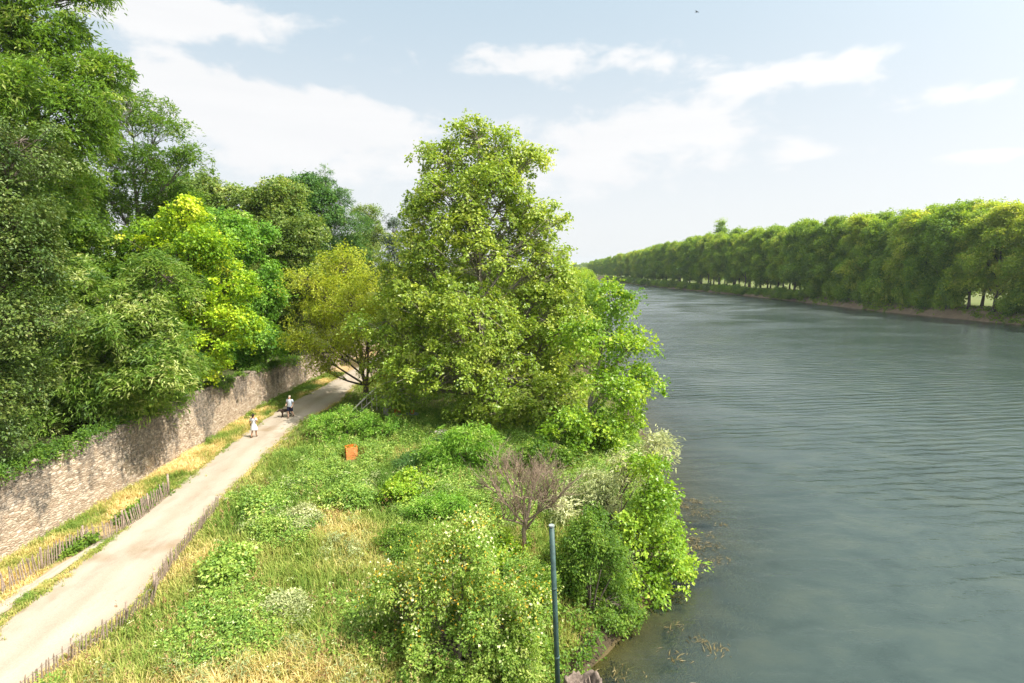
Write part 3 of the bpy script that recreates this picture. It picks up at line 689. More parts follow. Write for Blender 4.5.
# beyond the wall
A = plob(32, [(150, 372, 50, 30, 0), (92, 380, 54, 34, 0), (112, 325, 56, 48, 1), (60, 300, 46, 55, 2), (165, 285, 38, 38, 3), (35, 420, 46, 26, -1), (150, 345, 40, 30, 1), (188, 368, 26, 20, 3), (95, 408, 36, 14, 0), (70, 350, 60, 60, 4), (20, 452, 30, 10, -3), (140, 395, 30, 10, 1)])
make_tree('locust_tree', 'green feathery leaved tree spilling over the near end of the stone wall', 'tree', (-25.5, 33, 5.6), A, 'feather', LM['locust2'], 104, trunk_r=.26, tvar=.22, tint0=.52, loose=.3)
B = plob(25, [(22, 150, 42, 48, 1), (12, 232, 52, 60), (30, 322, 36, 58), (-10, 400, 50, 60, -1), (-40, 200, 60, 90), (-10, 440, 36, 20, -1), (-50, 320, 50, 80), (40, 265, 30, 40, 2)])
make_tree('olive_grey_tree', 'dull grey green small leaved tree at the left edge above the wall', 'tree', (-25.6, 24.5, 5.6), B, 'small', LM['olive'], 105, trunk_r=.24, tvar=.2, scale=.95)
C1 = plob(37, [(20, 15, 62, 50), (-40, 60, 80, 80), (82, 68, 42, 34, 1), (52, 115, 60, 50, -1), (105, 60, 14, 10, 1), (40, 180, 60, 50, 2), (70, -20, 40, 30, 2), (-20, -60, 70, 50, 2)])
make_tree('tall_locust_tree', 'tallest feathery tree on the left, its top cut by the upper edge', 'tree', (-35, 39, 8.6), C1, 'feather', LM['locust'], 106, trunk_r=.42, scale=1.1, loose=.4, dens=.9, tint0=.55)
C2 = plob(50, [(130, 105, 38, 26), (162, 128, 26, 22), (150, 165, 44, 30), (112, 150, 36, 34), (190, 158, 20, 16), (110, 200, 34, 30, 2), (165, 200, 34, 28, 2), (100, 110, 24, 24)])
make_tree('thin_locust_tree', 'thin crowned locust tree with sky gaps and bare pale limbs beside the tallest left tree', 'tree', (-34, 52, 8.4), C2, 'feather', LM['locust'], 107, trunk_r=.32, fill=.75, bark=PALEBARK, loose=.6, dens=.7)
D = plob(42, [(185, 213, 22, 20), (158, 247, 28, 26, 1), (200, 246, 36, 28), (168, 292, 34, 32, -1), (216, 286, 36, 38), (155, 338, 34, 26, -1), (198, 336, 42, 32, -1.5), (240, 328, 22, 34), (190, 368, 38, 22, -1), (195, 300, 45, 60, 3)])
make_tree('lime_yellow_tree', 'bright yellow lime tree overhanging the middle of the stone wall', 'tree', (-25.5, 44, 5.6), D, 'broad', LM['lime'], 108, trunk_r=.26, scale=.95, tint0=.42, tvar=.24, loose=.5, dens=.8)
E_ = plob(54, [(235, 240, 32, 32), (252, 292, 26, 42), (268, 342, 22, 36, -1), (222, 222, 24, 18), (240, 350, 25, 40, 0)])
make_tree('fresh_green_tree', 'fresh green tree just behind the yellow lime tree above the wall', 'tree', (-26.5, 55, 5.8), E_, 'broad', LM['bright'], 109, trunk_r=.25)
Ft = plob(64, [(222, 196, 32, 26), (270, 200, 34, 26), (250, 236, 42, 34), (290, 240, 38, 38, -1), (308, 290, 32, 34, -2), (272, 292, 34, 42, -1), (200, 192, 22, 20), (290, 330, 28, 30, -2)])
make_tree('pale_olive_tree', 'broad pale olive tree on the slope between the lime and golden trees', 'tree', (-29, 66, 7), Ft, 'broad', LM['pale'], 110, trunk_r=.34, scale=1.15)
G1 = plob(82, [(300, 190, 26, 20), (285, 205, 22, 22, 2), (318, 210, 24, 26)])
make_tree('dark_skyline_tree', 'dark green rounded tree on the left skyline beside the conical one', 'tree', (-31, 84, 8), G1, 'broad', LM['dark'], 111, trunk_r=.3, scale=1.3)
G2 = plob(86, [(325, 180, 12, 14), (334, 200, 22, 18), (345, 222, 26, 22), (340, 250, 28, 24)])
make_tree('conical_tree', 'dark conical tree forming the peak of the left skyline', 'tree', (-28, 87, 7.2), G2, 'needle', LM['dark'], 112, trunk_r=.3, scale=1.3)
H1 = plob(100, [(368, 218, 16, 16), (372, 245, 22, 22), (360, 262, 20, 20)])
make_tree('grey_brown_tree', 'pale grey green tree where the left skyline dips toward the tallest tree', 'tree', (-25, 101, 6), H1, 'small', LM['pale'], 113, trunk_r=.3, scale=1.6)
H2 = plob(92, [(392, 222, 12, 6), (392, 240, 16, 8), (395, 256, 20, 12), (398, 275, 22, 16)])
make_tree('grey_conifer', 'grey green conifer peeping out behind the left side of the tallest tree', 'tree', (-19.5, 93, 2.5), H2, 'needle', LM['conifer'], 114, trunk_r=.28, scale=1.4)
# shrubs of the meadow and the bank
make_tree('hedge_bush', 'long rounded green hedge at the right edge of the path before the golden tree', 'bush', (-12.2, 39.5, 2),
          plob(40, [(322, 426, 20, 16), (350, 419, 26, 15), (384, 425, 28, 15), (408, 435, 18, 12), (336, 438, 20, 12, -1), (370, 440, 26, 12, -1)]), 'small', LM['bright'], 120, trunk_r=.08, stems=4, scale=.8, tint0=.6, trunk_top=.6)
make_tree('sumac_bush', 'feathery sumac bush with pale upright leaves left of the bare brown shrub', 'bush', (-2.2, 33, 2),
          plob(33, [(466, 436, 26, 15), (452, 466, 26, 20), (484, 452, 18, 22), (440, 450, 18, 18, 1), (470, 478, 24, 18)]), 'feather', LM['bright'], 121, trunk_r=.07, stems=4, scale=.85, fill=.7, tint0=.55)
make_tree('silver_willow', 'silvery grey willow bush between the bare brown shrub and the water', 'bush', (5.0, 27, 1.6),
          plob(27.5, [(600, 490, 32, 28), (572, 512, 24, 24, -1), (656, 448, 22, 22, 1), (632, 472, 22, 24), (570, 545, 20, 20, -2), (610, 530, 26, 24, -1)]), 'fine', LM['silver'], 122, trunk_r=.09, stems=5, tint0=.5, scale=1.1)
make_tree('riverside_maple', 'bright yellow green maple bush overhanging the water at the bank', 'bush', (5.2, 24, 1.2),
          plob(24.5, [(650, 470, 22, 22, 1), (660, 507, 27, 26), (667, 548, 25, 24), (640, 530, 28, 32), (642, 590, 32, 28, -1), (630, 630, 18, 16, -1.5), (682, 566, 12, 11), (660, 600, 20, 22)]), 'broad', LM['maple'], 123, trunk_r=.1, stems=5, scale=.72, tint0=.5, loose=.5, dens=.8)
make_tree('dark_bank_bush', 'dense dark green bush right of the teal pole', 'bush', (3.2, 21.2, 1.2),
          plob(21.5, [(600, 570, 38, 34), (578, 562, 22, 30), (602, 622, 32, 34), (590, 535, 34, 24), (628, 610, 22, 30), (576, 610, 20, 34, .5), (612, 648, 26, 20, .3), (590, 652, 16, 14, .6)]), 'small', LM['shrub'], 124, trunk_r=.08, stems=5, scale=.72)
make_tree('senna_bush', 'big shrub with yellow seed pods and pale blossom at the bottom centre', 'bush', (-1.7, 16.2, 2),
          plob(17, [(460, 560, 46, 38), (420, 602, 46, 42), (490, 602, 46, 44), (450, 648, 58, 42, -.5), (522, 612, 26, 28), (520, 655, 36, 38, -.5), (395, 645, 32, 36), (440, 690, 60, 40, -1), (385, 600, 26, 30, .5), (470, 535, 30, 18, .5), (540, 600, 14, 10)]), 'small', LM['senna'], 125, trunk_r=.08, stems=6, scale=.62, tint0=.55, loose=.5, dens=.85,
          extra=[('seed_pods', 'pod', .55, 9, .085, .05, 1.2), ('blossom', 'blossom', .2, 18, .10, .085, 1.0)])
meadow_bushes = [  # px, py(base), height, radius, style, mat, label
 (232, 582, 1.3, 1.0, 'broad', 'herb', 'low bright green bush in the meadow beside the kink of the right paling fence'),
 (262, 520, 1.1, 1.2, 'broad', 'herb', 'pale leafy bush at the far end of the right paling fence'),
 (302, 530, 1.0, 1.0, 'small', 'silver', 'greyish low bush in the middle of the meadow'),
 (318, 478, .9, 1.3, 'small', 'herb', 'low wide green bush at the path side just left of the orange crate'),
 (352, 508, 1.2, 1.5, 'broad', 'herb', 'lush green bush in mid meadow right of the greyish low bush'),
 (412, 500, 1.5, 1.7, 'broad', 'maple', 'largest lush bush in the meadow left of the bare brown shrub'),
 (395, 555, 1.2, 1.4, 'small', 'shrub', 'darker green bush just behind the shrub with yellow pods'),
 (440, 520, 1.6, 1.5, 'small', 'bright', 'rounded green bush between the sumac and the yellow podded shrub'),
 (490, 565, 1.3, 1.3, 'broad', 'maple', 'yellow green bush at the foot of the bare brown shrub'),
 (540, 600, 1.2, 1.1, 'small', 'shrub', 'green bush at the left side of the teal pole'),
 (290, 620, .9, .8, 'small', 'silver', 'pale grey weedy bush among the dry grass near the lower edge'),
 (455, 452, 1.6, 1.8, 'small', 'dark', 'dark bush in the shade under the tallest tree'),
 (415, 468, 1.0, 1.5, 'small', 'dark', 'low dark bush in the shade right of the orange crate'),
 (540, 470, 2.2, 2.2, 'broad', 'shrub', 'tall green bush behind the bare brown shrub'),
 (590, 455, 2.4, 2.0, 'broad', 'maple', 'yellow green bush below the leaning riverside tree'),
]
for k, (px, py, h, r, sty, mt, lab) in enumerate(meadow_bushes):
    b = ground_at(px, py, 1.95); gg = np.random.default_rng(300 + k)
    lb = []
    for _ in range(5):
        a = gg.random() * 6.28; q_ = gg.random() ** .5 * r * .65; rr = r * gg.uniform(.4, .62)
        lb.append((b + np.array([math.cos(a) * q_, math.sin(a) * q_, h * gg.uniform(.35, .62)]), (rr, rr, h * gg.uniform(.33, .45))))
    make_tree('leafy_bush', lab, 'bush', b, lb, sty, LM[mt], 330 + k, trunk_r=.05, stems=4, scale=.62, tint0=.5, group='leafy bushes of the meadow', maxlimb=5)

# bare brown shrub
def dead_shrub(base):
    g = np.random.default_rng(77)
    root = thing('dead_shrub', 'leafless brown dried shrub standing behind the teal pole', 'shrub', base)
    mb = MB(); tp = np.array([[0, 0, -.3], [.05, 0, .6], [-.03, .03, 1.3], [.1, 0, 1.9]]); mb.tube(tp, [.13, .11, .10, .09], 8)
    tr = mb.build('trunk', DEADWOOD, root, smooth=True)
    def grow(mb, p, d, ln, r, lv):
        n = 5; pts = [p]
        for _ in range(n - 1):
            d = d + g.normal(size=3) * .10 + up * .04; d /= np.linalg.norm(d); pts.append(pts[-1] + d * ln / (n - 1))
        pts = np.array(pts); mb.tube(pts, np.linspace(r, r * .45, n), 5 if lv < 2 else 3, cap=False)
        if lv >= 4: return
        kids = [5, 7, 7, 5][lv]
        for i in range(kids):
            f = g.uniform(.25, 1); q = pts[0] + (pts[-1] - pts[0]) * f; j = min(int(f * (n - 1)), n - 2); q = pts[j] + (pts[j + 1] - pts[j]) * (f * (n - 1) - j)
            dd = d + rand_dir(g, 1)[0] * .75 + up * .1; dd /= np.linalg.norm(dd)
            grow(mb, q, dd, ln * g.uniform(.42, .62), max(r * .5, .007), lv + 1)
    for a, tilt, ln in [(.3, .22, 3.0), (2.0, .5, 2.6), (3.4, .75, 2.5), (4.6, .4, 2.8), (5.6, .85, 2.6), (1.1, .8, 2.4), (3.0, .3, 3.3), (0.0, .75, 2.6), (4.0, .95, 2.3), (6.0, .5, 2.9)]:
        mb = MB(); d = np.array([math.cos(a) * math.sin(tilt), math.sin(a) * math.sin(tilt), math.cos(tilt)])
        grow(mb, tp[-1] + np.array([0, 0, g.uniform(-.5, 0)]), d, ln * .8, .055, 1)
        mb.build('branch', DEADWOOD, root, smooth=True)
dead_shrub(ground_at(524, 560, 1.9))

# ------------------------------------------------------------------ prototypes of the far woods
def proto(name, label, cat, H, Rr, sty, mt, seed, scale, low=.18, group=None, shape='round', trunk_r=.4, tint0=.45):
    gg = np.random.default_rng(seed); lb = []
    if shape == 'round':
        for k in range(11):
            f = (k + .5) / 11; z = H * (low + (1 - low) * (.08 + .82 * f)); wr = Rr * math.sin(math.pi * (.22 + .66 * f)) * .62
            a = k * 2.4 + gg.random(); lb.append((np.array([math.cos(a) * wr, math.sin(a) * wr, z]), (Rr * gg.uniform(.42, .58),) * 2 + (H * .115 * gg.uniform(.9, 1.3),)))
        lb.append((np.array([0, 0, H * .9]), (Rr * .4, Rr * .4, H * .1)))
    elif shape == 'column':
        for k in range(7):
            f = k / 6; lb.append((np.array([0, 0, H * (.12 + .8 * f)]), (Rr * (1 - .5 * abs(f - .4)),) * 2 + (H * .12,)))
    else:
        for k in range(5):
            a = gg.random() * 6.28; q_ = gg.random() * Rr * .6; lb.append((np.array([math.cos(a) * q_, math.sin(a) * q_, H * gg.uniform(.3, .62)]), (Rr * .55, Rr * .55, H * .36)))
    return make_tree(name, label, cat, (0, 0, 0), lb, sty, LM[mt], seed, trunk_r=trunk_r, scale=scale, group=group, twigs=False, tvar=.19, tint0=tint0, maxlimb=3, bottom_keep=.8)
RG = 'trees lining the far right bank'
RL = 'tall green tree in the long dense row along the right bank'
protos = [proto('bank_tree', RL, 'tree', 28, 6.6, 'broad', 'river', 500 + k, 2.1, low=[.1, .2, .12, .24, .08][k], group=RG, trunk_r=.35, tint0=[.38, .55, .68][k]) for k in range(3)]
protos += [proto('bank_tree', RL, 'tree', 28, 6.2, 'broad', 'riverdark', 510 + k, 2.1, low=.1, group=RG, trunk_r=.35) for k in range(2)]
used = [0] * len(protos)
def place(pr_list, i, loc, rz, s, used, label=None):
    o = pr_list[i]
    if used[i]: o = copy_tree(o)
    used[i] = 1
    o.location = loc; o.rotation_euler = (0, 0, rz); o.scale = (s[0], s[0], s[1])
    if label: o['label'] = label
    return o
gg = np.random.default_rng(55)
def tree_h(y): return np.interp(y, [60, 140, 190, 285, 350, 440, 640, 900], [28.5, 28.5, 30, 31.5, 32, 28.5, 23, 20])
y = 84.0
while y < 960:
    far = y > 250
    h = float(tree_h(y)) * gg.uniform(.92, 1.04); off = 5.5 if not far else 9
    x = float(xr(y)) + off + gg.normal() * .8
    kk = int(gg.integers(0, 5))
    if 255 < y < 480: kk = int(gg.choice([1, 1, 0, 3]))
    place(protos, kk, (x, y, 2.7), gg.random() * 6.28, (h / 28 * gg.uniform(.92, 1.08), h / 28), used)
    if y < 600:
        h2 = float(tree_h(y)) * gg.uniform(.97, 1.08)
        place(protos, int(gg.integers(0, 5)), (x + 10 + gg.normal(), y + 5, 3.0), gg.random() * 6.28, (h2 / 28, h2 / 28), used)
    y += gg.uniform(6.8, 8.4) if y < 500 else gg.uniform(10, 13)
SG = 'shrubs at the foot of the right bank'
SLB = 'low riverside shrub at the water line below the right bank trees'
sh = [proto('riverside_shrub', SLB, 'shrub', 5, 3.2, 'broad', m_, 530 + k, 1.5, group=SG, shape='bush', trunk_r=.12) for k, m_ in enumerate(['riverdark', 'river', 'pale'])]
ush = [0] * 3; y = 92.0
while y < 620:
    if y < 235:
        if gg.random() < .85:
            s = gg.uniform(1.2, 1.9); place(sh, int(gg.integers(0, 2)), (float(xr(y)) + gg.uniform(3.2, 5.2), y, 1.9), gg.random() * 6.28, (s * .9, s * gg.uniform(1.1, 1.6)), ush)
        y += gg.uniform(4.5, 8)
    else:
        s = gg.uniform(.9, 1.35); place(sh, int(gg.integers(0, 3)), (float(xr(y)) + gg.uniform(1.0, 3.5), y, .6), gg.random() * 6.28, (s, s * .85), ush)
        y += gg.uniform(4.5, 8)
pp = proto('poplar_tree', 'narrow dark poplar rising above the right bank tree line', 'tree', 36, 3.6, 'broad', 'riverdark', 541, 2.4, shape='column', trunk_r=.4)
pq = depth_at(719, 262, 430); pp.location = (pq[0], 430, 3.2); pp.scale = (1.55, 1.55, 1.27)
# hidden depths of the left slope and of the bank beyond the tallest tree
HG = 'trees massed on the wooded left slope'
HL = 'green tree in the wooded mass behind the front row on the left slope'
hp = [proto('slope_tree', HL, 'tree', 15, 5.0, 'broad', m_, 550 + k, 1.35, group=HG, low=.1, trunk_r=.25) for k, m_ in enumerate(['pale', 'shrub', 'dark'])]
uh = [0] * 3
for (x, y, h, i) in [(-31, 30, 12, 1), (-38, 44, 15, 1), (-30, 48, 13, 1), (-27, 62, 11, 0), (-34, 60, 14, 1), (-40, 70, 17, 2), (-31, 74, 14, 0), (-27, 84, 12, 1), (-36, 95, 17, 2), (-26, 96, 10, 0), (-30, 110, 15, 0), (-24, 112, 11, 1), (-45, 58, 15, 1), (-40, 28, 13, 1)]:
    place(hp, i, (x, y, float(ground_z(x, y)) - .2), gg.random() * 6.28, (h / 15 * .95, h / 15), uh)
LG = 'trees of the left bank beyond the tallest tree'
LL = 'green tree on the left bank glimpsed behind the tallest tree'
lp_ = [proto('left_bank_tree', LL, 'tree', 12, 4.4, 'broad', m_, 560 + k, 1.35, group=LG, low=.08, trunk_r=.22) for k, m_ in enumerate(['river', 'shrub'])]
ul = [0] * 2
for (x, y, h) in [(3, 60, 11), (8, 70, 11), (-6, 62, 12), (-12, 72, 13), (9, 88, 12), (13, 110, 12), (0, 84, 12), (18, 140, 12), (24, 180, 12), (-14, 95, 12)]:
    place(lp_, int(gg.integers(0, 2)), (x, y, 1.9), gg.random() * 6.28, (h / 12, h / 12), ul)
FG = 'trees closing the far end of the river'
fp = [proto('distant_tree', 'small hazy tree in the grove closing the far end of the river', 'tree', 20, 8, 'broad', 'river', 570, 3.5, group=FG, trunk_r=.3)]
uf = [0]
for k in range(14):
    x = 120 + k * 10 + gg.normal() * 3; y = 1300 + gg.uniform(100, 190)
    s = gg.uniform(.75, 1.1); place(fp, 0, (x, y, 3), gg.random() * 6.28, (s, s), uf)

# straggling growth on the foot of the far bank
g = np.random.default_rng(91); n = 3000
y = 95 + 480 * g.random(n) ** 1.5; x = xr(y) + g.uniform(.2, 5.5, n)
keep = N1.fbm(y * .12, x * .3, 3) + (x - xr(y)) * .03 > .52; x, y = x[keep], y[keep]
cc = np.stack([x, y, np.clip((x - xr(y)) * .62, 0, 3.2) + .25], 1)
link('far_bank_growth', foliage('far_bank_growth', cc, np.tile(np.array([-.5, 0, .8]), (len(cc), 1)), dict(L=.45, W=.3, cr=.75, n=26, flat=.7, droop=.4, dens=1), LM['river'], g, 1, 1, .35, .2), kind='stuff')

# ------------------------------------------------------------------ paling fences
PALE = plain_mat('weathered_chestnut', (.27, .205, .155), .9, .5, 14)
WIRE = plain_mat('fence_wire', (.16, .14, .13), .6, .2, 8, metallic=.6)
def paling(label, pts, h, tilt, seed, every=2.0):
    g = np.random.default_rng(seed); pts = np.array(pts, float)
    root = thing('paling_fence', label, 'fence', (pts[0][0], pts[0][1], 2.0), 'chestnut paling fences along the path')
    P0 = np.array([pts[0][0], pts[0][1], 2.0])
    seg = np.linalg.norm(np.diff(pts, axis=0), axis=1); cum = np.concatenate([[0], np.cumsum(seg)]); tot = cum[-1]
    at_ = lambda s: np.array([np.interp(s, cum, pts[:, 0]), np.interp(s, cum, pts[:, 1])])
    s0 = 0.0
    while s0 < tot - .05:
        s1 = min(s0 + every, tot); mb = MB(); s = s0
        tl = tilt + g.normal() * .06
        while s < s1:
            p = at_(s); d = at_(min(s + .1, tot)) - at_(max(s - .1, 0)); d /= np.linalg.norm(d) + 1e-9
            nrm_ = np.array([d[1], -d[0]])
            hh = h * g.uniform(.85, 1.1); w = g.uniform(.03, .05); ln = g.normal() * .07; tt = tl + g.normal() * .05
            b0 = np.array([p[0], p[1], 1.97]); ax = np.array([d[0] * ln + nrm_[0] * tt, d[1] * ln + nrm_[1] * tt, 1.0]); ax /= np.linalg.norm(ax)
            D3 = np.array([d[0], d[1], 0]); N3_ = np.array([nrm_[0], nrm_[1], 0]) * .012
            out = [b0 - D3 * w / 2, b0 + D3 * w / 2, b0 + D3 * w / 2 + ax * hh * .93, b0 + D3 * w * .05 + ax * hh, b0 - D3 * w / 2 + ax * hh * .9]
            vv = [q - N3_ - P0 for q in out] + [q + N3_ - P0 for q in out]
            mb.add(vv, [[0, 1, 2, 3, 4], [9, 8, 7, 6, 5]] + [[i, 5 + i, 5 + (i + 1) % 5, (i + 1) % 5] for i in range(5)])
            s += g.uniform(.09, .15)
        mb.build('paling_panel', PALE, root)
        p = at_(s0); mb = MB(); mb.tube(np.array([[p[0], p[1], 1.9], [p[0] + tl * .3, p[1], 2 + h * 1.08]]) - P0, [.045, .04], 7); mb.build('post', PALE, root, smooth=True)
        mb = MB()
        for zz in (.28, .75):
            q_ = [np.array([*at_(s_), 2 + h * zz]) - P0 for s_ in np.linspace(s0, s1, 5)]; mb.tube(q_, .008, 4)
        mb.build('wire', WIRE, root)
        s0 = s1
    return root
paling('chestnut paling fence along the right edge of the path bordering the meadow', [(-14.35, 12.5), (-14.3, 15.6), (-13.75, 18.4), (-13.55, 19.6), (-13.95, 20.4), (-14.3, 21.7), (-14.85, 24.5), (-15.5, 28.2)], .78, .10, 61)
paling('chestnut paling fence on the left verge between the path and the stone wall', [(-19.85, 14), (-19.75, 20), (-19.62, 22.9), (-19.35, 24.3), (-18.75, 24.6), (-18.68, 26.7), (-19.0, 29.6)], .95, -.04, 62)
mb = MB(); mb.tube([[-19.1, 29.7, 2.0], [-19.1, 29.7, 3.25]], [.06, .055], 8)
rp = thing('fence_post', 'single thick grey post closing the left paling fence', 'post', (-19.1, 29.75, 2.0))
mb = MB(); mb.tube([[0, 0, -.1], [0.02, 0, .6], [.03, 0, 1.2]], [.065, .06, .055], 9); mb.build('shaft', PALE, rp, smooth=True)
mb = MB(); mb.tube([[0.03, 0, 1.2], [.03, 0, 1.25]], [.058, .04], 9); mb.build('cap', PALE, rp, smooth=True)

# ------------------------------------------------------------------ teal mooring pole and hollow stump
TEAL = plain_mat('teal_paint', (.032, .066, .058), .55, .5, 3, spec=.4)
RIM = plain_mat('pale_rim', (.24, .27, .25), .6, .2, 8)
pb = ground_at(558.5, 690, 1.9); ptop = depth_at(551.5, 525, pb[1] + .05)
po = thing('mooring_pole', 'tall teal green steel pole leaning slightly at the bank', 'pole', pb)
tv = ptop - pb
mb = MB(); mb.tube([np.array([0, 0, -.4]), tv * .5, tv * .985], [.078, .078, .078], 20); mb.build('shaft', TEAL, po, smooth=True)
mb = MB(); mb.tube([tv * .992, tv * .996, tv * 1.0], [.083, .085, .085], 20); mb.build('rim', RIM, po)
for f in (.2, .62):
    mb = MB(); mb.tube([tv * f, tv * (f + .012)], [.085, .085], 20); mb.build('band', TEAL, po, smooth=True)
sb = ground_at(583, 696, 1.3)
so = thing('hollow_stump', 'weathered grey brown hollow stump at the foot of the teal pole', 'stump', sb)
g = np.random.default_rng(9); n = 40; rows = []
for k in range(n):
    a = k / n * 6.283; rr = .56 * (1 + .07 * math.sin(3 * a) + .05 * math.sin(7 * a + 1)); hh = .46 + .09 * math.sin(2 * a + .6) + .05 * g.normal()
    for (rad, z) in [(rr * 1.16, -.3), (rr * 1.05, .2), (rr, hh), (rr * .9, hh + .02), (rr * .8, hh - .07), (rr * .72, .15), (rr * .4, .08), (0.01, .06)]:
        rows.append((math.cos(a) * rad, math.sin(a) * rad, z))
f = []
for k in range(n):
    for j in range(7): f.append([k * 8 + j, ((k + 1) % n) * 8 + j, ((k + 1) % n) * 8 + j + 1, k * 8 + j + 1])
mb = MB(); mb.add(rows, f); mb.build('shell', STUMP, so, smooth=True)
mb = MB()
for k in range(9):
    a = g.random() * 6.28; r0 = g.uniform(.05, .35); mb.tube([[math.cos(a) * r0, math.sin(a) * r0, .05], [math.cos(a + .5) * r0 * 1.2, math.sin(a + .5) * r0 * 1.2, g.uniform(.25, .5)]], [.05, .015], 5)
mb.build('splinters', STUMP, so, smooth=True)

# ------------------------------------------------------------------ crate, terrace pieces
ORANGE = plain_mat('orange_paint', (.62, .17, .02), .6, .2, 6)
ORANGE2 = plain_mat('faded_orange', (.60, .22, .065), .75, .25, 9)
DARKIN = plain_mat('dark_lining', (.035, .025, .02), .9, .2, 6)
cb = ground_at(351.5, 459, 1.98)
co = thing('orange_crate', 'open orange wooden crate half hidden in meadow grass before the hedge', 'crate', cb, rz=R(24)); co.scale = (1.0, 1.0, .92)
W, D, Hh = .72, .56, .95
def panel(nm, c_, s_, m_):
    mb = MB(); mb.box(c_, s_); mb.build(nm, m_, co)
for k in range(3): 
    z = .17 + k * .31
    mb = MB(); mb.box((0, -D / 2, z), (W, .03, .304)); mb.build('front_board', ORANGE2, co)
    mb = MB(); mb.box((-W / 2 + .0, 0, z), (.03, D - .035, .304)); mb.build('side_board', ORANGE, co)
    mb = MB(); mb.box((W / 2, 0, z), (.03, D - .035, .304)); mb.build('side_board', ORANGE, co)
panel('back_panel', (0, D / 2, .5), (W, .03, .98), ORANGE); panel('base', (0, 0, .06), (W - .05, D - .05, .03), DARKIN)
for sx in (-1, 1):
    for sy in (-1, 1):
        mb = MB(); mb.box((sx * (W / 2 - .045), sy * (D / 2 - .045), .49), (.05, .05, .97)); mb.build('corner_post', ORANGE, co)
# handrail
WHITE = plain_mat('weathered_white_wood', (.55, .50, .43), .8, .2, 7)
CONC = plain_mat('pale_concrete', (.38, .35, .31), .9, .25, 4)
hr = thing('handrail', 'pale wooden handrail sloping down behind the hedge', 'railing', (-12.9, 46.5, 2))
A_ = np.array([-.6, -2.2, .55]); B_ = np.array([1.0, 1.6, 2.15])
mb = MB(); mb.tube([A_, (A_ + B_) / 2, B_], .07, 6); mb.build('top_rail', WHITE, hr)
mb = MB(); mb.tube([A_ - up * .6, B_ - up * .8], .05, 6); mb.build('lower_rail', WHITE, hr)
for f_ in np.linspace(0, 1, 7):
    p = A_ + (B_ - A_) * f_; mb = MB(); mb.tube([p * np.array([1, 1, 0]) - up * .1, p - up * .02], .035, 6); mb.build('baluster', WHITE, hr)
pi_ = thing('concrete_pillar', 'pale concrete gate pillar right of the sloping handrail', 'pillar', (-10.7, 46.8, 2))
mb = MB(); mb.box((0, 0, .75), (.55, .5, 1.7)); mb.build('shaft', CONC, pi_); mb = MB(); mb.box((0, 0, 1.65), (.7, .65, .1)); mb.build('cap_stone', CONC, pi_)
# orange chair
ch = thing('garden_chair', 'orange garden chair on the terrace beneath the tallest tree', 'chair', (-9.2, 44.6, 2.0), rz=R(35)); ch.scale = (1.2, 1.2, 1.25)
mb = MB(); mb.box((0, 0, .45), (.5, .5, .05)); mb.build('seat', ORANGE, ch)
mb = MB(); mb.box((0, .25, .75), (.5, .05, .55), 0, (R(-12), 0, 0)); mb.build('backrest', ORANGE, ch)
for sx in (-.21, .21):
    for sy in (-.21, .21):
        mb = MB(); mb.tube([[sx, sy, -.05], [sx, sy, .43]], .025, 6); mb.build('leg', ORANGE, ch)
tb = thing('garden_table', 'low white table in front of the orange garden chair', 'table', (-8.3, 43.6, 2.0))
mb = MB(); mb.box((0, 0, .98), (1.7, .7, .06)); mb.build('tabletop', RIM, tb)
for sx in (-.75, .75):
    for sy in (-.28, .28):
        mb = MB(); mb.tube([[sx, sy, -.05], [sx, sy, .95]], .03, 6); mb.build('leg', RIM, tb)
bk = thing('orange_bucket', 'small orange bucket standing on the white table', 'bucket', (-7.95, 43.5, 3.01))
mb = MB(); mb.tube([[0, 0, 0], [0, 0, .26], [0, 0, .28]], [.13, .17, .18], 14); mb.build('pail', ORANGE, bk, smooth=True)
mb = MB(); mb.tube([[.17 * math.cos(t), 0, .27 + .12 * math.sin(t)] for t in np.linspace(0, math.pi, 9)], .008, 5); mb.build('handle', WIRE, bk)
# pale boulders
g = np.random.default_rng(31)
for (px, py, s, lab) in [(443, 440, .62, 'larger pale boulder at the shaded edge of the sumac bush'), (425, 436, .42, 'smaller pale boulder left of the large one')]:
    import bmesh
    bm = bmesh.new(); bmesh.ops.create_icosphere(bm, subdivisions=3, radius=1)
    for v_ in bm.verts:
        n_ = N2.fbm(np.array(v_.co.x * 1.3 + 9), np.array(v_.co.y * 1.3 + v_.co.z * .9 + 4), 3)
        v_.co *= .75 + .55 * float(n_); v_.co.z *= .7; v_.co.x *= 1.4
    me = bpy.data.meshes.new('boulder'); bm.to_mesh(me); bm.free(); me.materials.append(plain_mat('pale_stone', (.42, .36, .31), .9, .25, 5, bump=.5))
    p = ground_at(px, py, 2.0); o = link('boulder', me, label=lab, category='boulder', group='pale boulders'); o.location = (p[0], p[1], 2.0 + s * .4); o.scale = (s, s, s * 1.3)

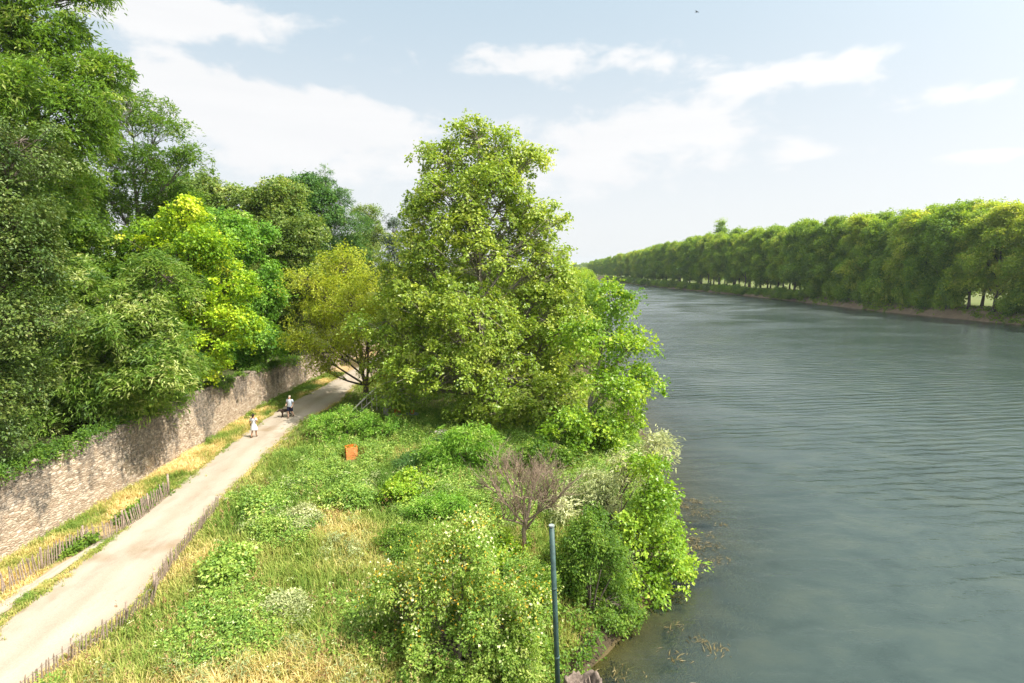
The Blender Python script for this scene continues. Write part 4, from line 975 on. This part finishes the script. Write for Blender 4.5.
# ------------------------------------------------------------------ people, dog, bird
def skin_mesh(name, verts, edges, radii, mat, levels=2):
    me = bpy.data.meshes.new(name); me.from_pydata([tuple(v) for v in verts], edges, [])
    o = bpy.data.objects.new(name + '_tmp', me); COL.objects.link(o)
    md = o.modifiers.new('s', 'SKIN'); md.use_smooth_shade = True
    sv = me.skin_vertices[0].data
    for i, r in enumerate(radii):
        r = r if isinstance(r, tuple) else (r, r)
        sv[i].radius = r; sv[i].use_root = (i == 0)
    sb_ = o.modifiers.new('d', 'SUBSURF'); sb_.levels = levels; sb_.render_levels = levels
    dg = bpy.context.evaluated_depsgraph_get(); dg.update()
    m2 = bpy.data.meshes.new_from_object(o.evaluated_get(dg)); m2.name = name
    bpy.data.objects.remove(o); bpy.data.meshes.remove(me)
    m2.materials.clear(); m2.materials.append(mat)
    for p in m2.polygons: p.use_smooth = True
    return m2
def loft(rings, seg=16):
    """rings: (centre, rx, ry) -> verts, faces"""
    v = []; f = []
    for (c_, a_, b_) in rings:
        for k in range(seg):
            t = k / seg * 6.283185; v.append((c_[0] + math.cos(t) * a_, c_[1] + math.sin(t) * b_, c_[2]))
    for i in range(len(rings) - 1):
        for k in range(seg): f.append([i * seg + k, i * seg + (k + 1) % seg, (i + 1) * seg + (k + 1) % seg, (i + 1) * seg + k])
    f.append(list(range(seg))[::-1]); f.append([(len(rings) - 1) * seg + k for k in range(seg)])
    return v, f
def ellipsoid(mb, c_, r_, seg=14, rings=9):
    v, f = loft([((c_[0], c_[1], c_[2] + r_[2] * math.sin(t)), r_[0] * math.cos(t), r_[1] * math.cos(t)) for t in np.linspace(-1.5, 1.5, rings)], seg); mb.add(v, f)

def person(label, loc, rz, skin, H, arms, legs, scale=1.0):
    """figure facing -Y locally; arms/legs: joint chains per side"""
    root = thing('person', label, 'person', loc, rz=rz); root.scale = (scale,) * 3
    V_ = [(0, 0, .93), (0, 0, 1.08), (0, 0, 1.25), (0, -.005, 1.40), (0, -.01, 1.50), (0, -.02, 1.56), (0, -.03, 1.64), (0, -.025, 1.72)]
    Rd = [(.145, .10), (.125, .09), (.15, .10), (.155, .09), (.055, .055), (.06, .065), (.078, .09), (.06, .07)]
    E_2 = [(0, 1), (1, 2), (2, 3), (3, 4), (4, 5), (5, 6), (6, 7)]
    for sgn, ch_ in zip((-1, 1), arms):
        prev = 3
        rr = [.062, .045, .036, .034]
        for k, p in enumerate(ch_):
            V_.append(p); Rd.append(rr[min(k, 3)]); E_2.append((prev, len(V_) - 1)); prev = len(V_) - 1
        # five fingers
        tip = np.array(ch_[-1]); dr = tip - np.array(ch_[-2]); dr /= np.linalg.norm(dr)
        sd = np.cross(dr, [0, 1, 0.2]); sd /= np.linalg.norm(sd) + 1e-9
        for j, (o_, l_) in enumerate([(-.024, .07), (-.008, .082), (.008, .078), (.024, .06)]):
            V_.append(tuple(tip + sd * o_ + dr * .02)); Rd.append(.012); E_2.append((prev, len(V_) - 1)); a_ = len(V_) - 1
            V_.append(tuple(tip + sd * o_ * 1.2 + dr * l_ + np.array([0, -.015, 0]))); Rd.append(.009); E_2.append((a_, len(V_) - 1))
        V_.append(tuple(tip - sd * .045 + dr * .02 + np.array([0, -.02, 0]))); Rd.append(.011); E_2.append((prev, len(V_) - 1))
    for sgn, ch_ in zip((-1, 1), legs):
        prev = 0
        rr = [(.09, .09), (.062, .062), (.05, .055), (.038, .04), (.035, .03)]
        for k, p in enumerate(ch_):
            V_.append(p); Rd.append(rr[k]); E_2.append((prev, len(V_) - 1)); prev = len(V_) - 1
    link('body', skin_mesh('body', V_, E_2, Rd, skin), root)
    # face: nose, eyes, mouth, ears
    mb = MB(); mb.add([(-.014, -.115, 1.62), (.014, -.115, 1.62), (0, -.142, 1.622), (0, -.112, 1.665)], [[0, 1, 2], [0, 2, 3], [2, 1, 3]]); mb.build('nose', skin, root)
    for s_ in (-1, 1):
        mb = MB(); ellipsoid(mb, (s_ * .03, -.108, 1.668), (.012, .008, .007), 8, 5); mb.build('eye', DARKIN, root, smooth=True)
        mb = MB(); ellipsoid(mb, (s_ * .082, -.02, 1.65), (.012, .022, .034), 8, 5); mb.build('ear', skin, root, smooth=True)
    mb = MB(); mb.box((0, -.112, 1.59), (.045, .008, .01)); mb.build('mouth', plain_mat('lip', (.30, .10, .08)), root)
    return root
SKIN_D = plain_mat('tanned_skin', (.30, .15, .08), .6, .1, 4); SKIN_L = plain_mat('fair_skin', (.52, .33, .24), .6, .1, 4)
WCLOTH = plain_mat('white_cotton', (.62, .62, .64), .8, .04, 5); BCLOTH = plain_mat('pale_blue_cotton', (.50, .56, .66), .8, .08, 5)
NAVY = plain_mat('navy_cotton', (.012, .016, .045), .85, .2, 5); HAIRD = plain_mat('dark_hair', (.02, .013, .010), .6, .3, 30); HAIRW = plain_mat('white_hair', (.40, .33, .25), .7, .15, 30)
SHOE = plain_mat('brown_shoe', (.12, .07, .04), .6, .2, 8); STRAP = plain_mat('bag_leather', (.05, .03, .025), .6, .2, 8)

def shoe(root, p, yaw=0):
    mb = MB(); v, f = loft([((p[0], p[1] - .03, p[2] - .045), .045, .125), ((p[0], p[1] - .03, p[2] - .02), .048, .128), ((p[0], p[1] - .01, p[2] + .02), .042, .09), ((p[0], p[1] + .01, p[2] + .05), .038, .05)], 12); mb.add(v, f); mb.build('shoe', SHOE, root, smooth=True)
wp_ = ground_at(254.5, 437, 2.05)
w = person('woman in a white dress with dark hair walking away along the path edge', (wp_[0], wp_[1], 2.05), R(172), SKIN_D, 1.7,
    arms=[[(-.19, 0, 1.40), (-.33, .06, 1.22), (-.24, -.12, 1.12), (-.20, -.17, 1.10)], [(.19, 0, 1.40), (.27, .05, 1.14), (.28, -.03, .90), (.28, -.05, .84)]],
    legs=[[(-.09, 0, .86), (-.09, -.10, .50), (-.09, -.10, .30), (-.09, -.10, .07), (-.09, -.19, .04)], [(.09, 0, .86), (.085, .08, .50), (.08, .17, .30), (.08, .24, .12), (.08, .20, .05)]])
mb = MB(); v, f = loft([((0, 0, .55), .27, .23), ((0, 0, .62), .265, .225), ((0, .0, .85), .22, .175), ((0, 0, 1.02), .165, .125), ((0, 0, 1.10), .15, .115), ((0, 0, 1.25), .18, .125), ((0, 0, 1.38), .20, .115), ((0, -.005, 1.455), .12, .085)], 22)
mb.add(v, f); mb.build('dress', WCLOTH, w, smooth=True)
for s_, e in ((-1, (-.27, .035, 1.30)), (1, (.235, .03, 1.26))):
    mb = MB(); mb.tube([(s_ * .15, 0, 1.42), (s_ * .20, .01, 1.39), e], [.075, .085, .075], 12); mb.build('sleeve', WCLOTH, w, smooth=True)
mb = MB(); ellipsoid(mb, (0, .018, 1.685), (.098, .112, .105)); mb.build('hair', HAIRD, w, smooth=True)
mb = MB(); ellipsoid(mb, (0, .115, 1.60), (.045, .045, .11)); mb.build('ponytail', HAIRD, w, smooth=True)
mb = MB(); mb.tube([(-.15, .09, 1.45), (-.03, .135, 1.25), (.10, .15, 1.08), (.22, .13, .90)], .014, 6); mb.build('strap', STRAP, w, smooth=True)
shoe(w, (-.09, -.12, .05)); shoe(w, (.08, .22, .08))

mp_ = ground_at(290.5, 417.5, 2.05)
m_ = person('man in pale blue shirt and navy shorts walking toward the viewer beside a dark dog', (mp_[0], mp_[1], 2.05), R(-14), SKIN_L, 1.78,
    arms=[[(-.20, 0, 1.42), (-.29, .04, 1.17), (-.25, -.14, 1.03), (-.22, -.20, 1.0)], [(.20, 0, 1.42), (.29, .05, 1.16), (.27, -.10, .96), (.26, -.14, .91)]],
    legs=[[(-.09, 0, .88), (-.09, -.14, .50), (-.09, -.13, .30), (-.09, -.14, .07), (-.09, -.23, .04)], [(.09, 0, .88), (.10, .05, .50), (.10, .18, .32), (.10, .28, .16), (.10, .22, .08)]], scale=1.06)
mb = MB(); v, f = loft([((0, 0, .86), .20, .14), ((0, 0, .95), .195, .14), ((0, 0, 1.10), .185, .135), ((0, 0, 1.28), .205, .135), ((0, 0, 1.40), .215, .12), ((0, -.01, 1.475), .12, .085)], 22); mb.add(v, f); mb.build('shirt', BCLOTH, m_, smooth=True)
for s_, e in ((-1, (-.255, .025, 1.25)), (1, (.255, .03, 1.25))):
    mb = MB(); mb.tube([(s_ * .16, 0, 1.44), (s_ * .21, .01, 1.40), e], [.08, .09, .08], 12); mb.build('sleeve', BCLOTH, m_, smooth=True)
mb = MB()
v, f = loft([((0, 0, .78), .205, .15), ((0, 0, .90), .19, .14), ((0, 0, .98), .18, .13)], 20); mb.add(v, f)
mb.tube([(-.10, -.01, .88), (-.095, -.075, .68), (-.095, -.12, .54)], [.115, .112, .108], 14); mb.tube([(.10, 0, .88), (.10, .03, .68), (.10, .05, .54)], [.115, .112, .108], 14)
mb.build('shorts', NAVY, m_, smooth=True)
mb = MB(); ellipsoid(mb, (0, .012, 1.70), (.093, .108, .085)); mb.build('hair', HAIRW, m_, smooth=True)
shoe(m_, (-.09, -.16, .05)); shoe(m_, (.10, .24, .11))
# dog walking left with lowered head
DOGM = plain_mat('dark_brown_fur', (.028, .016, .010), .85, .4, 22, bump=.5)
dg_ = thing('dog', 'dark brown dog with lowered head walking beside the man in navy shorts', 'dog', (mp_[0] - .50, mp_[1] + .22, 2.045), rz=R(38)); dg_.scale = (1.1,) * 3
V_ = [(.0, 0, .50), (-.16, 0, .50), (-.28, 0, .53), (-.38, 0, .57), (-.48, 0, .56), (-.55, 0, .53), (-.64, 0, .49), (.16, 0, .52), (.28, 0, .53), (.38, 0, .58), (.50, 0, .62), (.58, 0, .70)]
Rd = [(.10, .12), (.115, .145), (.10, .13), (.07, .085), (.068, .075), (.055, .055), (.03, .03), (.095, .105), (.085, .10), (.03, .03), (.02, .02), (.012, .012)]
Ed = [(0, 1), (1, 2), (2, 3), (3, 4), (4, 5), (5, 6), (0, 7), (7, 8), (8, 9), (9, 10), (10, 11)]
def chain(fr, pts_, rr):
    p = fr
    for q_, r_2 in zip(pts_, rr): V_.append(q_); Rd.append(r_2); Ed.append((p, len(V_) - 1)); p = len(V_) - 1
for s_, dx in ((-1, -.06), (1, .07)):
    chain(1, [(-.24, s_ * .085, .40), (-.22 + dx * .5, s_ * .085, .24), (-.24 + dx, s_ * .085, .05), (-.29 + dx, s_ * .085, .025)], [.07, .05, .04, .04])
    chain(8, [(.26, s_ * .085, .42), (.20 - dx * .5, s_ * .085, .29), (.34 - dx, s_ * .085, .20), (.32 - dx, s_ * .085, .05), (.27 - dx, s_ * .085, .025)], [.09, .065, .045, .038, .04])
link('body', skin_mesh('body', V_, Ed, Rd, DOGM), dg_)
for s_ in (-1, 1):
    mb = MB(); ellipsoid(mb, (-.45, s_ * .075, .575), (.035, .015, .055), 8, 6); mb.build('ear', DOGM, dg_, smooth=True)
mb = MB(); mb.tube([(-.37 + .0, .075 * math.cos(t), .57 + .09 * math.sin(t)) for t in np.linspace(0, 6.28, 13)], .012, 5); mb.build('collar', STRAP, dg_)
# bird in the sky
bp = depth_at(697, 12, 95); bd = thing('bird', 'tiny dark bird high in the sky above the river', 'bird', bp, rz=R(40)); bd.scale = (1.1,) * 3
BIRDM = plain_mat('dark_feather', (.05, .05, .055), .8, .2, 9)
mb = MB(); ellipsoid(mb, (0, 0, 0), (.055, .2, .05)); mb.build('body', BIRDM, bd, smooth=True)
for s_ in (-1, 1):
    mb = MB(); mb.add([(s_ * .03, -.09, .02), (s_ * .28, -.07, .10), (s_ * .5, .03, .06), (s_ * .28, .06, .09), (s_ * .03, .09, .02), (s_ * .03, -.09, 0), (s_ * .28, -.07, .08), (s_ * .5, .03, .05), (s_ * .28, .06, .07), (s_ * .03, .09, 0)],
        [[0, 1, 2, 3, 4], [9, 8, 7, 6, 5], [0, 5, 6, 1], [1, 6, 7, 2], [2, 7, 8, 3], [3, 8, 9, 4]]); mb.build('wing', BIRDM, bd)
mb = MB(); mb.add([(-.02, .18, 0), (.02, .18, 0), (.07, .34, .0), (-.07, .34, .0), (0, .2, .02)], [[0, 1, 2, 3], [0, 4, 1], [1, 4, 2], [2, 4, 3], [3, 4, 0]]); mb.build('tail', BIRDM, bd)

# ------------------------------------------------------------------ summer air
hm_ = bpy.data.materials.new('air'); hm_.use_nodes = True; nt = hm_.node_tree; nt.nodes.clear()
out = nt.nodes.new('ShaderNodeOutputMaterial'); pv = nt.nodes.new('ShaderNodeVolumePrincipled')
pv.inputs['Color'].default_value = (.80, .88, .96, 1); pv.inputs['Density'].default_value = .00010; pv.inputs['Anisotropy'].default_value = .3
nt.links.new(pv.outputs[0], out.inputs['Volume'])
mb = MB(); mb.box((0, 4400, 23.5), (22000, 11000, 60)); mb.build('haze', hm_, None, kind='stuff')

# ------------------------------------------------------------------ light and sky
SUN_EL, SUN_AZ = R(54), R(110)     # azimuth clockwise from +Y
sd = np.array([math.cos(SUN_EL) * math.sin(SUN_AZ), math.cos(SUN_EL) * math.cos(SUN_AZ), math.sin(SUN_EL)])
sl = bpy.data.lights.new('sun', 'SUN'); sl.energy = 4.6; sl.angle = R(.53); sl.color = (1.0, .945, .86)
slo = bpy.data.objects.new('sun', sl); COL.objects.link(slo)
from mathutils import Vector
slo.rotation_euler = Vector(sd).to_track_quat('Z', 'Y').to_euler(); slo.location = (60, 0, 80)

wd = bpy.data.worlds.new('World'); S.world = wd; wd.use_nodes = True
nt = wd.node_tree; nt.nodes.clear(); L = nt.links.new
out = nt.nodes.new('ShaderNodeOutputWorld'); bg = nt.nodes.new('ShaderNodeBackground'); bg.inputs['Strength'].default_value = .084
sky = nt.nodes.new('ShaderNodeTexSky'); sky.sky_type = 'NISHITA'; sky.sun_disc = False; sky.sun_elevation = SUN_EL; sky.sun_rotation = SUN_AZ
sky.air_density = 1.0; sky.dust_density = 2.5; sky.ozone_density = 1.0
tc = nt.nodes.new('ShaderNodeTexCoord'); sx = nt.nodes.new('ShaderNodeSeparateXYZ'); L(tc.outputs['Generated'], sx.inputs[0])
def M(op, a, b=None, c=None):
    n = nt.nodes.new('ShaderNodeMath'); n.operation = op
    for i, v in enumerate((a, b, c)):
        if v is None: continue
        if hasattr(v, 'is_linked') or hasattr(v, 'node'): L(v, n.inputs[i])
        else: n.inputs[i].default_value = v
    return n.outputs[0]
# clouds on a high layer: bearing and height of each direction, flattened toward the horizon
az = M('ARCTAN2', sx.outputs['X'], sx.outputs['Y'])
hz_ = M('SQRT', M('ADD', M('MULTIPLY', sx.outputs['X'], sx.outputs['X']), M('MULTIPLY', sx.outputs['Y'], sx.outputs['Y'])))
el = M('ARCTAN2', sx.outputs['Z'], hz_)
cv = nt.nodes.new('ShaderNodeCombineXYZ'); L(M('MULTIPLY', az, 9.0), cv.inputs[0]); L(M('MULTIPLY', el, 17.0), cv.inputs[1])
n1 = nd(nt, 'ShaderNodeTexNoise', Scale=1.15, Detail=8.0, Roughness=.58, Distortion=.25); L(cv.outputs[0], n1.inputs['Vector'])
cv2 = nt.nodes.new('ShaderNodeCombineXYZ'); L(M('MULTIPLY', az, 3.0), cv2.inputs[0]); L(M('MULTIPLY', el, 26.0), cv2.inputs[1]); cv2.inputs[2].default_value = 3.7
n2 = nd(nt, 'ShaderNodeTexNoise', Scale=1.0, Detail=6.0, Roughness=.6); L(cv2.outputs[0], n2.inputs['Vector'])
def cloud(a0, e0, wa, we, amp):
    dx = M('DIVIDE', M('SUBTRACT', az, a0), wa); dy = M('DIVIDE', M('SUBTRACT', el, e0), we)
    d2 = M('ADD', M('MULTIPLY', dx, dx), M('MULTIPLY', dy, dy))
    return M('MULTIPLY', M('EXPONENT', M('MULTIPLY', d2, -1.0)), amp)
tot = None
def sky_dir(px, py):
    p = depth_at(px, py, 1.0); p[2] -= CZ
    return math.atan2(p[0], p[1]), math.atan2(p[2], math.hypot(p[0], p[1]))
CLOUDS = [(190, 8, 130, 26, .34), (110, 0, 90, 30, .2), (230, 100, 130, 36, .36), (340, 120, 110, 24, .26), (140, 75, 60, 26, .2), (560, 62, 150, 22, .30), (745, 82, 70, 18, .28), (850, 62, 50, 22, .22), (650, 130, 150, 34, .26), (940, 40, 60, 18, .12),
          (960, 95, 90, 18, .22), (820, 152, 60, 10, .24), (990, 155, 60, 10, .28), (560, 175, 200, 40, .22), (300, 160, 120, 40, .22)]
for (px, py, w_, h_, amp) in CLOUDS:
    a0, e0 = sky_dir(px, py); a1, e1 = sky_dir(px + w_, py); a2, e2 = sky_dir(px, py - h_)
    cterm = cloud(a0, e0, abs(a1 - a0), abs(e2 - e0), amp)
    tot = cterm if tot is None else M('ADD', tot, cterm)
dens = M('ADD', M('ADD', M('MULTIPLY', n1.outputs['Fac'], .62), M('MULTIPLY', n2.outputs['Fac'], .14)), tot)
mr = nt.nodes.new('ShaderNodeMapRange'); mr.interpolation_type = 'SMOOTHSTEP'; mr.inputs[1].default_value = .50; mr.inputs[2].default_value = .67; L(dens, mr.inputs[0])
# thin summer haze thickens toward the horizon
hzm = nt.nodes.new('ShaderNodeMapRange'); hzm.interpolation_type = 'SMOOTHSTEP'; hzm.inputs[1].default_value = -.02; hzm.inputs[2].default_value = .55; hzm.inputs[3].default_value = .9; hzm.inputs[4].default_value = .85; L(el, hzm.inputs[0])
hz2 = nt.nodes.new('ShaderNodeMapRange'); hz2.interpolation_type = 'SMOOTHSTEP'; hz2.inputs[1].default_value = .03; hz2.inputs[2].default_value = .50; L(el, hz2.inputs[0])
hcol = nd(nt, 'ShaderNodeMix', data_type='RGBA'); L(hz2.outputs[0], hcol.inputs[0]); hcol.inputs[6].default_value = (6.0, 6.15, 6.25, 1); hcol.inputs[7].default_value = (3.75, 4.75, 5.45, 1)
mixh = nd(nt, 'ShaderNodeMix', data_type='RGBA'); L(hzm.outputs[0], mixh.inputs[0]); L(sky.outputs[0], mixh.inputs[6]); L(hcol.outputs[2], mixh.inputs[7])
shade = nd(nt, 'ShaderNodeMix', data_type='RGBA'); L(n2.outputs['Fac'], shade.inputs[0]); shade.inputs[6].default_value = (5.7, 5.8, 5.95, 1); shade.inputs[7].default_value = (6.5, 6.5, 6.5, 1)
mixc = nd(nt, 'ShaderNodeMix', data_type='RGBA'); L(mr.outputs[0], mixc.inputs[0]); L(mixh.outputs[2], mixc.inputs[6]); L(shade.outputs[2], mixc.inputs[7])
# broad glow added round the out-of-view sun to lift the fill light
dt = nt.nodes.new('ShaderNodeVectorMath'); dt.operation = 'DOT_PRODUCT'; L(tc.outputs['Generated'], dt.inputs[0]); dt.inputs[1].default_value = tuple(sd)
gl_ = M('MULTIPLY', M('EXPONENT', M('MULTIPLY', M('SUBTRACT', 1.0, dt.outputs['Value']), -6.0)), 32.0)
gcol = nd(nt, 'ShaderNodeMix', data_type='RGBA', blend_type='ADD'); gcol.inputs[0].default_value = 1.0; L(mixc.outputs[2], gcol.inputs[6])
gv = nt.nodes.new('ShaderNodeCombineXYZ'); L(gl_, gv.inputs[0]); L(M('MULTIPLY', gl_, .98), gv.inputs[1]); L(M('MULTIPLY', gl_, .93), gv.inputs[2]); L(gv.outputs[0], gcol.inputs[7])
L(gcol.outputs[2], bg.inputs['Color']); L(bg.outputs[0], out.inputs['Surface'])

S.view_settings.view_transform = 'Standard'; S.view_settings.look = 'None'; S.view_settings.exposure = 0.9; S.view_settings.gamma = 1
S.view_settings.use_curve_mapping = False
S.cycles.use_denoising = True
S.cycles.max_bounces = 10; S.cycles.diffuse_bounces = 6; S.cycles.glossy_bounces = 3; S.cycles.transmission_bounces = 4; S.cycles.transparent_max_bounces = 12
S.cycles.sample_clamp_indirect = 6
